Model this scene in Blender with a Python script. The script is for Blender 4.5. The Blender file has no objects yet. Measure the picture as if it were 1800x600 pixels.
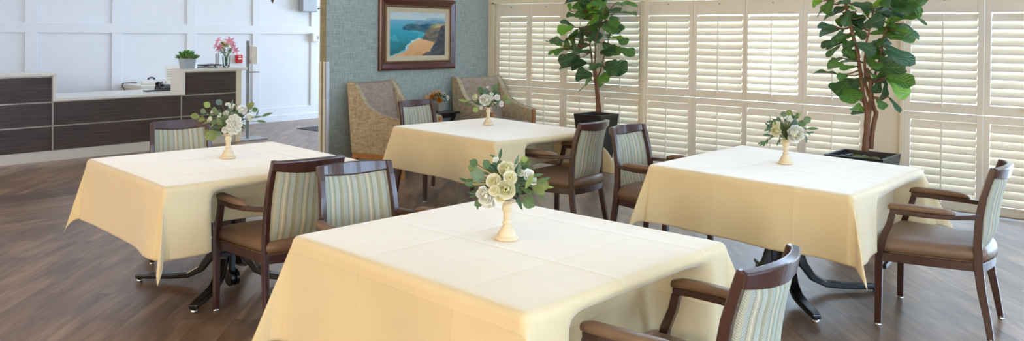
import bpy, math, random
import numpy as np
from mathutils import Vector, Matrix
random.seed(7)
C = bpy.context.scene.collection
PI = math.pi

# ---------------------------------------------------------------- camera
F_PX, YAW, PITCH, ROLL, CY, H = 1473.7, .71084, .010136, .009244, 73.51, 1.55
_F = Vector((-math.sin(YAW)*math.cos(PITCH), math.cos(YAW)*math.cos(PITCH), -math.sin(PITCH)))
_r = Vector((math.cos(YAW), math.sin(YAW), 0)); _u = _r.cross(_F)
_R = _r*math.cos(ROLL)+_u*math.sin(ROLL); _U = -_r*math.sin(ROLL)+_u*math.cos(ROLL)
CAM = Vector((0, 0, H))
def ray(x, y): return _F + _R*((x-900)/F_PX) - _U*((y-CY)/F_PX)
def at_z(x, y, h): d = ray(x, y); return CAM + d*((h-H)/d.z)
def at_x(x, y, v): d = ray(x, y); return CAM + d*(v/d.x)
def at_y(x, y, v): d = ray(x, y); return CAM + d*(v/d.y)
cd = bpy.data.cameras.new('camera'); cam = bpy.data.objects.new('camera', cd); C.objects.link(cam)
cd.sensor_width = 36; cd.lens = F_PX/1800*36; cd.shift_y = -(300-CY)/1800; cd.clip_start = .05; cd.clip_end = 200
m = Matrix.Identity(4)
for i, v in enumerate((_R, _U, -_F)):
    for k in range(3): m[k][i] = v[k]
m.translation = CAM; cam.matrix_world = m
bpy.context.scene.camera = cam

# ---------------------------------------------------------------- colour and materials
def lin(c): return tuple(((v/255)/12.92 if v/255 <= .04045 else ((v/255+.055)/1.055)**2.4) for v in c)+(1,)
MATS = {}
class NT:
    def __init__(s, name):
        s.m = bpy.data.materials.new(name); s.m.use_nodes = True; s.t = s.m.node_tree
        s.b = s.t.nodes['Principled BSDF']; MATS[name] = s.m
    def n(s, t, **k):
        nd = s.t.nodes.new(t)
        for a, v in k.items():
            if a in nd.inputs: nd.inputs[a].default_value = v
            else: setattr(nd, a, v)
        return nd
    def l(s, a, b): s.t.links.new(a, b)
def pm(name, col, rough=.5, metal=0, nscale=0, namt=.1, bump=0, bscale=200, stretch=(1,1,1), sheen=0, spec=.5, coat=0, trans=0):
    t = NT(name); b = t.b
    b.inputs['Roughness'].default_value = rough; b.inputs['Metallic'].default_value = metal
    b.inputs['Specular IOR Level'].default_value = spec
    b.inputs['Coat Weight'].default_value = coat; b.inputs['Coat Roughness'].default_value = .15
    if sheen: b.inputs['Sheen Weight'].default_value = sheen
    tc = t.n('ShaderNodeTexCoord'); mp = t.n('ShaderNodeMapping'); mp.inputs['Scale'].default_value = stretch
    t.l(tc.outputs['Object'], mp.inputs['Vector'])
    nz = t.n('ShaderNodeTexNoise', Scale=nscale or 8.0, Detail=4.0); t.l(mp.outputs[0], nz.inputs['Vector'])
    mx = t.n('ShaderNodeMix'); mx.data_type = 'RGBA'
    c = lin(col); amt = namt if nscale else .03
    mx.inputs[6].default_value = tuple(v*(1-amt) for v in c[:3])+(1,)
    mx.inputs[7].default_value = tuple(min(1, v*(1+amt)) for v in c[:3])+(1,)
    t.l(nz.outputs[0], mx.inputs[0]); t.l(mx.outputs[2], b.inputs['Base Color'])
    if bump:
        n2 = t.n('ShaderNodeTexNoise', Scale=float(bscale), Detail=3.0); t.l(mp.outputs[0], n2.inputs['Vector'])
        bp = t.n('ShaderNodeBump', Strength=bump, Distance=.004); t.l(n2.outputs[0], bp.inputs['Height']); t.l(bp.outputs[0], b.inputs['Normal'])
    return t.m
pm('wall_white', (226, 230, 238), .55)
pm('wall_cream', (222, 212, 192), .55)
pm('ceiling', (235, 232, 225), .8)
pm('shutter_paint', (241, 231, 212), .42)
pm('casing_paint', (236, 222, 194), .45)
pm('stained_wood', (66, 34, 26), .32, nscale=60, namt=.35, stretch=(1,1,.15), coat=.6)
pm('vinyl', (128, 100, 76), .38, nscale=30, namt=.06, bump=.12, bscale=500)
pm('guard_cream', (232, 228, 214), .4)
pm('piping_brown', (112, 84, 58), .5)
pm('chrome', (200, 200, 200), .15, metal=1)
pm('black_metal', (16, 17, 20), .28, nscale=40, namt=.1, coat=.3)
pm('oak', (172, 116, 62), .4, nscale=40, namt=.25, stretch=(1,1,.1), coat=.2)
pm('stand_wood', (226, 206, 168), .55, nscale=60, namt=.12, stretch=(1,1,.3))
pm('soil', (62, 45, 32), .9, nscale=60, namt=.5, bump=1, bscale=60)
pm('moss', (98, 104, 40), .9, nscale=90, namt=.4, bump=1, bscale=120)
pm('planter_black', (26, 27, 30), .42, nscale=20, namt=.15)
pm('bark', (124, 88, 62), .8, nscale=50, namt=.3, bump=.6, bscale=90, stretch=(1,1,.3))
pm('quartz', (232, 230, 224), .25, nscale=80, namt=.04)
pm('aluminium', (205, 198, 186), .3, metal=.9)
pm('kick_steel', (222, 216, 206), .3, metal=.2, nscale=10, namt=.05)
def petal_mat(name, outer, heart):
    t = NT(name); uv = t.n('ShaderNodeUVMap'); sp = t.n('ShaderNodeSeparateXYZ'); t.l(uv.outputs[0], sp.inputs[0])
    mx = t.n('ShaderNodeMix'); mx.data_type = 'RGBA'; t.l(sp.outputs[0], mx.inputs[0]); mx.inputs[6].default_value = lin(heart); mx.inputs[7].default_value = lin(outer)
    t.l(mx.outputs[2], t.b.inputs['Base Color']); t.b.inputs['Roughness'].default_value = .65; t.b.inputs['Specular IOR Level'].default_value = .25
    tr = t.n('ShaderNodeBsdfTranslucent'); t.l(mx.outputs[2], tr.inputs[0]); ms = t.n('ShaderNodeMixShader'); ms.inputs[0].default_value = .2
    t.l(t.b.outputs[0], ms.inputs[1]); t.l(tr.outputs[0], ms.inputs[2]); t.l(ms.outputs[0], t.t.nodes['Material Output'].inputs[0])
petal_mat('petal_white', (248, 246, 240), (238, 236, 214)); petal_mat('petal_cream', (246, 241, 216), (232, 228, 170)); petal_mat('petal_orange', (240, 164, 60), (206, 104, 24))
petal_mat('petal_yellow', (246, 222, 150), (222, 180, 80)); petal_mat('petal_peach', (244, 214, 174), (222, 172, 112)); petal_mat('petal_pink', (244, 190, 204), (236, 158, 182))
pm('stem_green', (96, 112, 62), .6, nscale=40, namt=.2)
pm('plastic_white', (240, 240, 237), .4)
pm('plastic_black', (24, 24, 27), .4)
pm('plastic_red', (196, 30, 38), .35)
pm('steel_grey', (150, 152, 154), .4, metal=.6)
pm('grey_box', (168, 174, 180), .45, metal=.3)
pm('pot_grey', (176, 186, 196), .5, nscale=30, namt=.08)
pm('pot_stone', (150, 140, 126), .7, nscale=60, namt=.15)
pm('paper', (232, 230, 224), .7)
pm('mat_rubber', (58, 62, 70), .85, nscale=200, namt=.2)
pm('pebble', (120, 122, 124), .6, nscale=30, namt=.3)
pm('gold', (140, 114, 74), .38, metal=.7, nscale=80, namt=.2)
pm('linen_mat', (206, 190, 158), .8, nscale=200, namt=.08)
pm('mahogany', (82, 34, 28), .28, nscale=50, namt=.4, stretch=(.3,1,1), coat=.4)

def leafmat(name, rough, spec):
    t = NT(name); b = t.b
    at = t.n('ShaderNodeAttribute', attribute_name='tint'); at.attribute_type = 'GEOMETRY'
    uv = t.n('ShaderNodeUVMap'); sp = t.n('ShaderNodeSeparateXYZ'); t.l(uv.outputs[0], sp.inputs[0])
    ab = t.n('ShaderNodeMath', operation='ABSOLUTE'); t.l(sp.outputs[0], ab.inputs[0])
    # veins: midrib plus slanting side veins
    ad = t.n('ShaderNodeMath', operation='MULTIPLY_ADD'); t.l(ab.outputs[0], ad.inputs[0]); ad.inputs[1].default_value = -.35; t.l(sp.outputs[1], ad.inputs[2])
    ml = t.n('ShaderNodeMath', operation='MULTIPLY'); t.l(ad.outputs[0], ml.inputs[0]); ml.inputs[1].default_value = 44
    sn = t.n('ShaderNodeMath', operation='SINE'); t.l(ml.outputs[0], sn.inputs[0])
    gt = t.n('ShaderNodeMath', operation='GREATER_THAN'); t.l(sn.outputs[0], gt.inputs[0]); gt.inputs[1].default_value = .93
    mr = t.n('ShaderNodeMath', operation='LESS_THAN'); t.l(ab.outputs[0], mr.inputs[0]); mr.inputs[1].default_value = .05
    mxm = t.n('ShaderNodeMath', operation='MAXIMUM'); t.l(gt.outputs[0], mxm.inputs[0]); t.l(mr.outputs[0], mxm.inputs[1])
    fm = t.n('ShaderNodeMath', operation='MULTIPLY'); t.l(mxm.outputs[0], fm.inputs[0]); fm.inputs[1].default_value = .28
    mx = t.n('ShaderNodeMix'); mx.data_type = 'RGBA'; t.l(fm.outputs[0], mx.inputs[0]); t.l(at.outputs['Color'], mx.inputs[6]); mx.inputs[7].default_value = lin((176, 190, 110))
    t.l(mx.outputs[2], b.inputs['Base Color']); b.inputs['Roughness'].default_value = rough; b.inputs['Specular IOR Level'].default_value = spec
    bp = t.n('ShaderNodeBump', Strength=.5, Distance=.003); t.l(sn.outputs[0], bp.inputs['Height']); t.l(bp.outputs[0], b.inputs['Normal'])
    tr = t.n('ShaderNodeBsdfTranslucent'); t.l(mx.outputs[2], tr.inputs[0])
    ms = t.n('ShaderNodeMixShader'); ms.inputs[0].default_value = .22
    out = t.t.nodes['Material Output']; t.l(b.outputs[0], ms.inputs[1]); t.l(tr.outputs[0], ms.inputs[2]); t.l(ms.outputs[0], out.inputs[0])
leafmat('fig_leaf', .32, .6)
leafmat('soft_leaf', .55, .4)

def cloth_mat():
    t = NT('table_linen'); b = t.b
    tc = t.n('ShaderNodeTexCoord'); nz = t.n('ShaderNodeTexNoise', Scale=6.0, Detail=3.0); t.l(tc.outputs['UV'], nz.inputs['Vector'])
    mx = t.n('ShaderNodeMix'); mx.data_type = 'RGBA'; mx.inputs[6].default_value = lin((229, 206, 156)); mx.inputs[7].default_value = lin((236, 214, 168))
    t.l(nz.outputs[0], mx.inputs[0]); t.l(mx.outputs[2], b.inputs['Base Color'])
    b.inputs['Roughness'].default_value = .62; b.inputs['Sheen Weight'].default_value = .8; b.inputs['Sheen Roughness'].default_value = .4
    b.inputs['Specular IOR Level'].default_value = .35
    # woven threads, pressed fold lines and soft wrinkles
    w1 = t.n('ShaderNodeTexWave', Scale=240.0); w2 = t.n('ShaderNodeTexWave', Scale=240.0); w2.bands_direction = 'Y'
    t.l(tc.outputs['UV'], w1.inputs[0]); t.l(tc.outputs['UV'], w2.inputs[0])
    wa = t.n('ShaderNodeMath', operation='ADD'); t.l(w1.outputs[1], wa.inputs[0]); t.l(w2.outputs[1], wa.inputs[1])
    b1 = t.n('ShaderNodeBump', Strength=.12, Distance=.001); t.l(wa.outputs[0], b1.inputs['Height'])
    sp = t.n('ShaderNodeSeparateXYZ'); t.l(tc.outputs['UV'], sp.inputs[0])
    pl = []
    for k in (0, 1):
        fr = t.n('ShaderNodeMath', operation='PINGPONG'); t.l(sp.outputs[k], fr.inputs[0]); fr.inputs[1].default_value = .25
        lt = t.n('ShaderNodeMath', operation='MULTIPLY'); t.l(fr.outputs[0], lt.inputs[0]); lt.inputs[1].default_value = -90
        ex = t.n('ShaderNodeMath', operation='EXPONENT'); t.l(lt.outputs[0], ex.inputs[0]); pl.append(ex)
    pa = t.n('ShaderNodeMath', operation='ADD'); t.l(pl[0].outputs[0], pa.inputs[0]); t.l(pl[1].outputs[0], pa.inputs[1])
    mp = t.n('ShaderNodeMapping'); mp.inputs['Scale'].default_value = (1.0, 1.5, 1); mp.inputs['Rotation'].default_value = (0, 0, .5); t.l(tc.outputs['UV'], mp.inputs[0])
    n3 = t.n('ShaderNodeTexNoise', Scale=4.0, Detail=2.5, Distortion=.5); t.l(mp.outputs[0], n3.inputs[0])
    pc = t.n('ShaderNodeMath', operation='MULTIPLY_ADD'); t.l(n3.outputs[0], pc.inputs[0]); pc.inputs[1].default_value = 2.0; t.l(pa.outputs[0], pc.inputs[2])
    b2 = t.n('ShaderNodeBump', Strength=.35, Distance=.005); t.l(pc.outputs[0], b2.inputs['Height']); t.l(b1.outputs[0], b2.inputs['Normal'])
    t.l(b2.outputs[0], b.inputs['Normal'])
cloth_mat()

def floor_mat():
    t = NT('plank_floor'); b = t.b
    tc = t.n('ShaderNodeTexCoord'); sp = t.n('ShaderNodeSeparateXYZ'); t.l(tc.outputs['Object'], sp.inputs[0])
    def rot(a):
        mp = t.n('ShaderNodeMapping'); mp.inputs['Rotation'].default_value = (0, 0, a); t.l(tc.outputs['Object'], mp.inputs[0]); return mp
    A, B = rot(math.radians(-133)), rot(math.radians(-90))
    g1 = t.n('ShaderNodeMath', operation='LESS_THAN'); t.l(sp.outputs[0], g1.inputs[0]); g1.inputs[1].default_value = -7.1
    g2 = t.n('ShaderNodeMath', operation='GREATER_THAN'); t.l(sp.outputs[0], g2.inputs[0]); g2.inputs[1].default_value = -8.6
    gg = t.n('ShaderNodeMath', operation='MULTIPLY'); t.l(g1.outputs[0], gg.inputs[0]); t.l(g2.outputs[0], gg.inputs[1])
    mv = t.n('ShaderNodeMix'); mv.data_type = 'VECTOR'; t.l(gg.outputs[0], mv.inputs[0]); t.l(A.outputs[0], mv.inputs[4]); t.l(B.outputs[0], mv.inputs[5])
    vec = mv.outputs[1]
    br = t.n('ShaderNodeTexBrick', Scale=1.0); br.inputs['Brick Width'].default_value = 1.25; br.inputs['Row Height'].default_value = .185
    br.inputs['Mortar Size'].default_value = .0016; br.inputs['Mortar Smooth'].default_value = .3; br.inputs['Bias'].default_value = 0; br.offset = .37
    br.inputs[1].default_value = (0, 0, 0, 1); br.inputs[2].default_value = (1, 1, 1, 1); br.inputs[3].default_value = (.5, .5, .5, 1)
    t.l(vec, br.inputs[0])
    ms = t.n('ShaderNodeMapping'); ms.inputs['Scale'].default_value = (1.6, 14, 1); t.l(vec, ms.inputs[0])
    # shift the grain per plank
    sc = t.n('ShaderNodeVectorMath', operation='SCALE'); t.l(br.outputs[0], sc.inputs[0]); sc.inputs['Scale'].default_value = 37
    av = t.n('ShaderNodeVectorMath', operation='ADD'); t.l(ms.outputs[0], av.inputs[0]); t.l(sc.outputs[0], av.inputs[1])
    nz = t.n('ShaderNodeTexNoise', Scale=1.0, Detail=7.0, Roughness=.62, Distortion=.6); t.l(av.outputs[0], nz.inputs[0])
    ns = t.n('ShaderNodeTexNoise', Scale=1.1, Detail=3.0, Distortion=.8)
    m3 = t.n('ShaderNodeMapping'); m3.inputs['Scale'].default_value = (1.2, 4, 1); t.l(vec, m3.inputs[0]); a3 = t.n('ShaderNodeVectorMath', operation='ADD'); t.l(m3.outputs[0], a3.inputs[0]); t.l(sc.outputs[0], a3.inputs[1]); t.l(a3.outputs[0], ns.inputs[0])
    cr = t.n('ShaderNodeValToRGB'); e = cr.color_ramp.elements
    e[0].position = .22; e[0].color = lin((90, 69, 54)); e[1].position = .85; e[1].color = lin((178, 147, 118))
    x = e.new(.5); x.color = lin((132, 104, 82))
    s1 = t.n('ShaderNodeMath', operation='MULTIPLY_ADD'); t.l(ns.outputs[0], s1.inputs[0]); s1.inputs[1].default_value = .8
    t.l(nz.outputs[0], s1.inputs[2])
    s2 = t.n('ShaderNodeMath', operation='MULTIPLY_ADD'); t.l(br.outputs[0], s2.inputs[0]); s2.inputs[1].default_value = .12; t.l(s1.outputs[0], s2.inputs[2])
    s3 = t.n('ShaderNodeMath', operation='SUBTRACT'); t.l(s2.outputs[0], s3.inputs[0]); s3.inputs[1].default_value = .47
    t.l(s3.outputs[0], cr.inputs[0])
    # dark border course
    d1 = t.n('ShaderNodeMath', operation='LESS_THAN'); t.l(sp.outputs[0], d1.inputs[0]); d1.inputs[1].default_value = -8.18
    dd = t.n('ShaderNodeMath', operation='MULTIPLY'); t.l(d1.outputs[0], dd.inputs[0]); t.l(g2.outputs[0], dd.inputs[1])
    d3 = t.n('ShaderNodeMath', operation='MULTIPLY'); t.l(dd.outputs[0], d3.inputs[0]); d3.inputs[1].default_value = .55
    mk = t.n('ShaderNodeMix'); mk.data_type = 'RGBA'; t.l(d3.outputs[0], mk.inputs[0]); t.l(cr.outputs[0], mk.inputs[6]); mk.inputs[7].default_value = lin((62, 48, 44))
    mo = t.n('ShaderNodeMix'); mo.data_type = 'RGBA'; fm = t.n('ShaderNodeMath', operation='MULTIPLY'); t.l(br.outputs['Fac'], fm.inputs[0]); fm.inputs[1].default_value = .6
    t.l(fm.outputs[0], mo.inputs[0]); t.l(mk.outputs[2], mo.inputs[6]); mo.inputs[7].default_value = lin((46, 34, 28))
    t.l(mo.outputs[2], b.inputs['Base Color'])
    rr = t.n('ShaderNodeMath', operation='MULTIPLY_ADD'); t.l(nz.outputs[0], rr.inputs[0]); rr.inputs[1].default_value = .12; rr.inputs[2].default_value = .27
    t.l(rr.outputs[0], b.inputs['Roughness']); b.inputs['Specular IOR Level'].default_value = .5
    bp = t.n('ShaderNodeBump', Strength=.12, Distance=.003); t.l(nz.outputs[0], bp.inputs['Height']); t.l(bp.outputs[0], b.inputs['Normal'])
floor_mat()

def weave_mat(name, c1, c2, c3, sx, sz, rough=.85):
    t = NT(name); b = t.b; tc = t.n('ShaderNodeTexCoord')
    def nz(s, scale):
        mp = t.n('ShaderNodeMapping'); mp.inputs['Scale'].default_value = s; t.l(tc.outputs['Object'], mp.inputs[0])
        n = t.n('ShaderNodeTexNoise', Scale=float(scale), Detail=4.0); t.l(mp.outputs[0], n.inputs[0]); return n
    a, d, c = nz(sx, 1), nz(sz, 1), nz((1, 1, 1), 1.6)
    ad = t.n('ShaderNodeMath', operation='ADD'); t.l(a.outputs[0], ad.inputs[0]); t.l(d.outputs[0], ad.inputs[1])
    h = t.n('ShaderNodeMath', operation='MULTIPLY'); t.l(ad.outputs[0], h.inputs[0]); h.inputs[1].default_value = .5
    cr = t.n('ShaderNodeValToRGB'); e = cr.color_ramp.elements; e[0].position = .38; e[0].color = lin(c1); e[1].position = .62; e[1].color = lin(c3); q = e.new(.5); q.color = lin(c2)
    t.l(h.outputs[0], cr.inputs[0]); t.l(cr.outputs[0], b.inputs['Base Color']); b.inputs['Roughness'].default_value = rough
    bp = t.n('ShaderNodeBump', Strength=.3, Distance=.002); t.l(h.outputs[0], bp.inputs['Height']); t.l(bp.outputs[0], b.inputs['Normal'])
weave_mat('teal_wallpaper', (142, 150, 142), (162, 171, 162), (182, 190, 179), (6, 6, 170), (90, 90, 12))
weave_mat('warm_lit_wallpaper', (134, 126, 94), (154, 146, 112), (172, 164, 130), (6, 6, 170), (90, 90, 12))  # teal paper's weave again, warm light on the wall end put into its colour
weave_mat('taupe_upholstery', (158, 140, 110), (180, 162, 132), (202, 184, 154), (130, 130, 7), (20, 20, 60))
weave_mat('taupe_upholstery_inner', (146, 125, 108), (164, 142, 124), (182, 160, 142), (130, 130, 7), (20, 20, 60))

def laminate():
    t = NT('dark_laminate'); b = t.b; tc = t.n('ShaderNodeTexCoord'); mp = t.n('ShaderNodeMapping'); mp.inputs['Scale'].default_value = (1, 3, 150); t.l(tc.outputs['Object'], mp.inputs[0])
    n = t.n('ShaderNodeTexNoise', Scale=1.0, Detail=5.0); t.l(mp.outputs[0], n.inputs[0])
    cr = t.n('ShaderNodeValToRGB'); e = cr.color_ramp.elements; e[0].position = .3; e[0].color = lin((50, 38, 36)); e[1].position = .7; e[1].color = lin((92, 76, 72))
    t.l(n.outputs[0], cr.inputs[0]); t.l(cr.outputs[0], b.inputs['Base Color']); b.inputs['Roughness'].default_value = .4
laminate()

def stripe_mat():
    t = NT('striped_fabric'); b = t.b; uv = t.n('ShaderNodeUVMap'); sp = t.n('ShaderNodeSeparateXYZ'); t.l(uv.outputs[0], sp.inputs[0])
    m1 = t.n('ShaderNodeMath', operation='MULTIPLY'); t.l(sp.outputs[0], m1.inputs[0]); m1.inputs[1].default_value = 3.5
    fr = t.n('ShaderNodeMath', operation='FRACT'); t.l(m1.outputs[0], fr.inputs[0])
    cr = t.n('ShaderNodeValToRGB'); cr.color_ramp.interpolation = 'CONSTANT'; e = cr.color_ramp.elements
    st = [(0, (158, 152, 118)), (.09, (182, 176, 144)), (.2, (162, 174, 168)), (.33, (142, 136, 100)), (.38, (178, 176, 150)), (.46, (214, 202, 174)), (.52, (176, 170, 138)), (.6, (146, 140, 106)), (.68, (170, 180, 172)), (.8, (184, 186, 168)), (.9, (150, 144, 110))]
    e[0].color = lin(st[0][1]); e[1].position = st[1][0]; e[1].color = lin(st[1][1])
    for p, c in st[2:]: q = e.new(p); q.color = lin(c)
    t.l(fr.outputs[0], cr.inputs[0])
    # herringbone threads: slanted fine ribs that alternate across each stripe
    pp = t.n('ShaderNodeMath', operation='PINGPONG'); t.l(m1.outputs[0], pp.inputs[0]); pp.inputs[1].default_value = .13
    ma = t.n('ShaderNodeMath', operation='MULTIPLY_ADD'); t.l(pp.outputs[0], ma.inputs[0]); ma.inputs[1].default_value = .22; t.l(sp.outputs[1], ma.inputs[2])
    mm = t.n('ShaderNodeMath', operation='MULTIPLY'); t.l(ma.outputs[0], mm.inputs[0]); mm.inputs[1].default_value = 330
    sn = t.n('ShaderNodeMath', operation='SINE'); t.l(mm.outputs[0], sn.inputs[0])
    ff = t.n('ShaderNodeMath', operation='MULTIPLY_ADD'); t.l(sn.outputs[0], ff.inputs[0]); ff.inputs[1].default_value = .2; ff.inputs[2].default_value = .2
    mx = t.n('ShaderNodeMix'); mx.data_type = 'RGBA'; t.l(ff.outputs[0], mx.inputs[0]); t.l(cr.outputs[0], mx.inputs[6]); mx.inputs[7].default_value = lin((212, 208, 188))
    t.l(mx.outputs[2], b.inputs['Base Color']); b.inputs['Roughness'].default_value = .8
    bp = t.n('ShaderNodeBump', Strength=.3, Distance=.002); t.l(sn.outputs[0], bp.inputs['Height']); t.l(bp.outputs[0], b.inputs['Normal'])
stripe_mat()

def glass(name, tint, rough=.02, f=.12):
    t = NT(name); t.t.nodes.remove(t.b)
    tr = t.n('ShaderNodeBsdfTransparent'); tr.inputs[0].default_value = tint; gl = t.n('ShaderNodeBsdfGlossy'); gl.inputs['Roughness'].default_value = rough
    fr = t.n('ShaderNodeFresnel', IOR=1.45); ms = t.n('ShaderNodeMixShader'); t.l(fr.outputs[0], ms.inputs[0]); t.l(tr.outputs[0], ms.inputs[1]); t.l(gl.outputs[0], ms.inputs[2])
    t.l(ms.outputs[0], t.t.nodes['Material Output'].inputs[0])
glass('window_glass', (.95, .98, 1, 1)); glass('vase_glass', (.86, .95, .93, 1))
t = NT('painting'); at = t.n('ShaderNodeAttribute', attribute_name='tint'); t.l(at.outputs['Color'], t.b.inputs['Base Color']); t.b.inputs['Roughness'].default_value = .45
t = NT('lamp_glow'); t.b.inputs['Base Color'].default_value = (1, .95, .85, 1); t.b.inputs['Emission Color'].default_value = (1, .82, .6, 1); t.b.inputs['Emission Strength'].default_value = 3

# ---------------------------------------------------------------- mesh builder
class MB:
    def __init__(s): s.v = []; s.f = []; s.uv = {}; s.tint = {}; s.sm = True
    def add(s, vs, fs, uvs=None, tint=None):
        o = len(s.v); s.v += [tuple(v) for v in vs]
        for f in fs: s.f.append(tuple(i+o for i in f))
        if uvs:
            for i, u in enumerate(uvs): s.uv[o+i] = u
        if tint:
            for i in range(len(vs)): s.tint[o+i] = tint if not isinstance(tint, list) else tint[i]
        return s
    def box(s, x0, x1, y0, y1, z0, z1, M=None):
        vs = [Vector((x, y, z)) for z in (z0, z1) for y in (y0, y1) for x in (x0, x1)]
        if M: vs = [M @ v for v in vs]
        return s.add(vs, [(0,2,3,1),(4,5,7,6),(0,1,5,4),(2,6,7,3),(0,4,6,2),(1,3,7,5)])
    def loft(s, rings, cap=True, closed=True):
        n = len(rings[0]); vs = [v for r in rings for v in r]; fs = []
        for i in range(len(rings)-1):
            for k in range(n if closed else n-1):
                a = i*n+k; b = i*n+(k+1) % n; fs.append((a, b, b+n, a+n))
        if cap and closed: fs.append(tuple(range(n))[::-1]); fs.append(tuple(range((len(rings)-1)*n, len(rings)*n)))
        return s.add(vs, fs)
    def rsweep(s, path, side, w, d):
        """rectangular section along a path; side = direction of the width w; d = other thickness"""
        P = [Vector(p) for p in path]; rings = []; side = Vector(side).normalized()
        for i, p in enumerate(P):
            T = (P[min(i+1, len(P)-1)]-P[max(i-1, 0)]).normalized(); N = T.cross(side).normalized()
            ww = w[i] if isinstance(w, (list, tuple)) else w; dd = d[i] if isinstance(d, (list, tuple)) else d
            rings.append([p+side*ww/2+N*dd/2, p-side*ww/2+N*dd/2, p-side*ww/2-N*dd/2, p+side*ww/2-N*dd/2])
        return s.loft(rings)
    def tube(s, path, rad, n=10, cap=True):
        P = [Vector(p) for p in path]; rings = []; T0 = (P[1]-P[0]).normalized()
        N = T0.orthogonal().normalized()
        for i, p in enumerate(P):
            T = (P[min(i+1, len(P)-1)]-P[max(i-1, 0)]).normalized()
            N = (N-T*N.dot(T)).normalized(); B = T.cross(N); r = rad[i] if isinstance(rad, (list, tuple)) else rad
            rings.append([p+(N*math.cos(a)+B*math.sin(a))*r for a in [2*PI*k/n for k in range(n)]])
        return s.loft(rings, cap)
    def lathe(s, prof, n=24, c=(0, 0, 0)):
        rings = [[Vector((c[0]+r*math.cos(2*PI*k/n), c[1]+r*math.sin(2*PI*k/n), c[2]+z)) for k in range(n)] for r, z in prof]
        return s.loft(rings)
    def grid(s, fn, nu, nv, tint=None, uv=None):
        vs, us = [], []
        for j in range(nv+1):
            for i in range(nu+1):
                vs.append(fn(i/nu, j/nv)); us.append(uv(i/nu, j/nv) if uv else (i/nu, j/nv))
        fs = [(j*(nu+1)+i, j*(nu+1)+i+1, (j+1)*(nu+1)+i+1, (j+1)*(nu+1)+i) for j in range(nv) for i in range(nu)]
        return s.add(vs, fs, us, tint)
    def build(s, name, mat, parent=None, smooth=False, bevel=0, seg=2, subsurf=0, solid=0, angle=None, loc=None):
        me = bpy.data.meshes.new(name); me.from_pydata(s.v, [], s.f); me.update()
        if s.uv:
            ul = me.uv_layers.new(name='UVMap')
            for lp in me.loops: ul.data[lp.index].uv = s.uv.get(lp.vertex_index, (0, 0))
        if s.tint:
            ca = me.color_attributes.new('tint', 'FLOAT_COLOR', 'POINT')
            for i in range(len(me.vertices)): ca.data[i].color = s.tint.get(i, (.1, .2, .05, 1))
        me.materials.append(MATS[mat])
        o = bpy.data.objects.new(name, me); C.objects.link(o)
        if smooth: me.shade_smooth()
        if solid: md = o.modifiers.new('solid', 'SOLIDIFY'); md.thickness = solid; md.offset = 0
        if bevel:
            md = o.modifiers.new('bevel', 'BEVEL'); md.width = bevel; md.segments = seg; md.limit_method = 'ANGLE'; md.angle_limit = math.radians(40)
        if subsurf: md = o.modifiers.new('sub', 'SUBSURF'); md.levels = subsurf; md.render_levels = subsurf
        if loc: o.location = loc
        if parent: o.parent = parent
        return o
def tag(o, label=None, cat=None, group=None, kind=None):
    if label: o['label'] = label
    if cat: o['category'] = cat
    if group: o['group'] = group
    if kind: o['kind'] = kind
    return o
def thing(name, loc, label, cat, group=None, rz=0):
    o = bpy.data.objects.new(name, None); C.objects.link(o); o.location = loc; o.rotation_euler = (0, 0, rz); o.empty_display_size = .1
    return tag(o, label, cat, group)
def struct(name, mb, mat, **k): o = mb.build(name, mat, **k); o['kind'] = 'structure'; return o
def kids(o): return [c for c in bpy.data.objects if c.parent == o]
def copy_tree(o, parent=None):
    c = o.copy(); C.objects.link(c); c.parent = parent
    for ch in kids(o): copy_tree(ch, c)
    return c
def S(t): t = min(1, max(0, t)); return t*t*(3-2*t)
# ---------------------------------------------------------------- the room
XT, YS, XW = -7.49, 8.24, -12.37       # teal wall, shutter wall, panelled wall
b = MB(); b.box(-12.6, 4.2, -5.2, 8.5, -.1, 0); b.box(-12.6, -7.48, 8.5, 14.2, -.1, 0); struct('floor', b, 'plank_floor')
b = MB(); b.box(-12.6, 4.2, -5.2, 8.5, 4.0, 4.1); b.box(-12.6, -7.48, 8.5, 14.2, 4.0, 4.1); struct('ceiling', b, 'ceiling')
# painted grasscloth wall with its end turned towards the room
b = MB(); b.box(XT-.11, XT, 5.6, 14.2, 0, 4.0); struct('wall_teal', b, 'teal_wallpaper')
b = MB(); b.box(XT-.109, XT-.003, 5.596, 5.6, 0, 4.0); b.box(XT-.112, XT-.11, 5.596, 14, 0, 4); struct('wall_end', b, 'warm_lit_wallpaper')
for k, (x0, x1, y0, y1) in enumerate(((XT-.04, XT+.006, 5.588, 5.596), (XT-.118, XT-.078, 5.588, 5.596), (XT, XT+.006, 5.588, 5.64))):
    b = MB(); b.box(x0, x1, y0, y1, 0, 1.22); struct('trim_%d' % (k+1), b, 'guard_cream' if k < 2 else 'wall_white', bevel=.002)
b = MB(); b.box(XT, XT+.014, 5.62, YS, 0, .13); b.box(XT, XT+.008, 5.62, YS, .13, .145); struct('baseboard_teal', b, 'casing_paint', bevel=.003)
# panelled white wall: flat field, raised battens and rails
b = MB(); b.box(XW-.15, XW-.02, -5.2, 14.2, 0, 4); struct('wall_panelled', b, 'wall_white')
b = MB(); pitch = 1.157
y = 5.519-9*pitch; ys = []
while y < 14: ys.append(y); y += pitch
for y in ys: b.box(XW-.02, XW, y-.075, y+.075, .24, 4)
for z0, z1 in ((1.50, 1.64), (2.9, 3.04), (.1, .24)):
    b.box(XW-.02, XW+.0005, -5.2, 14.2, z0, z1)
struct('trim_4', b, 'wall_white', bevel=.004)
b = MB(); b.box(XW-.02, XW+.016, -5.2, 14.2, 0, .11); struct('baseboard_panelled', b, 'wall_white', bevel=.004)
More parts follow.
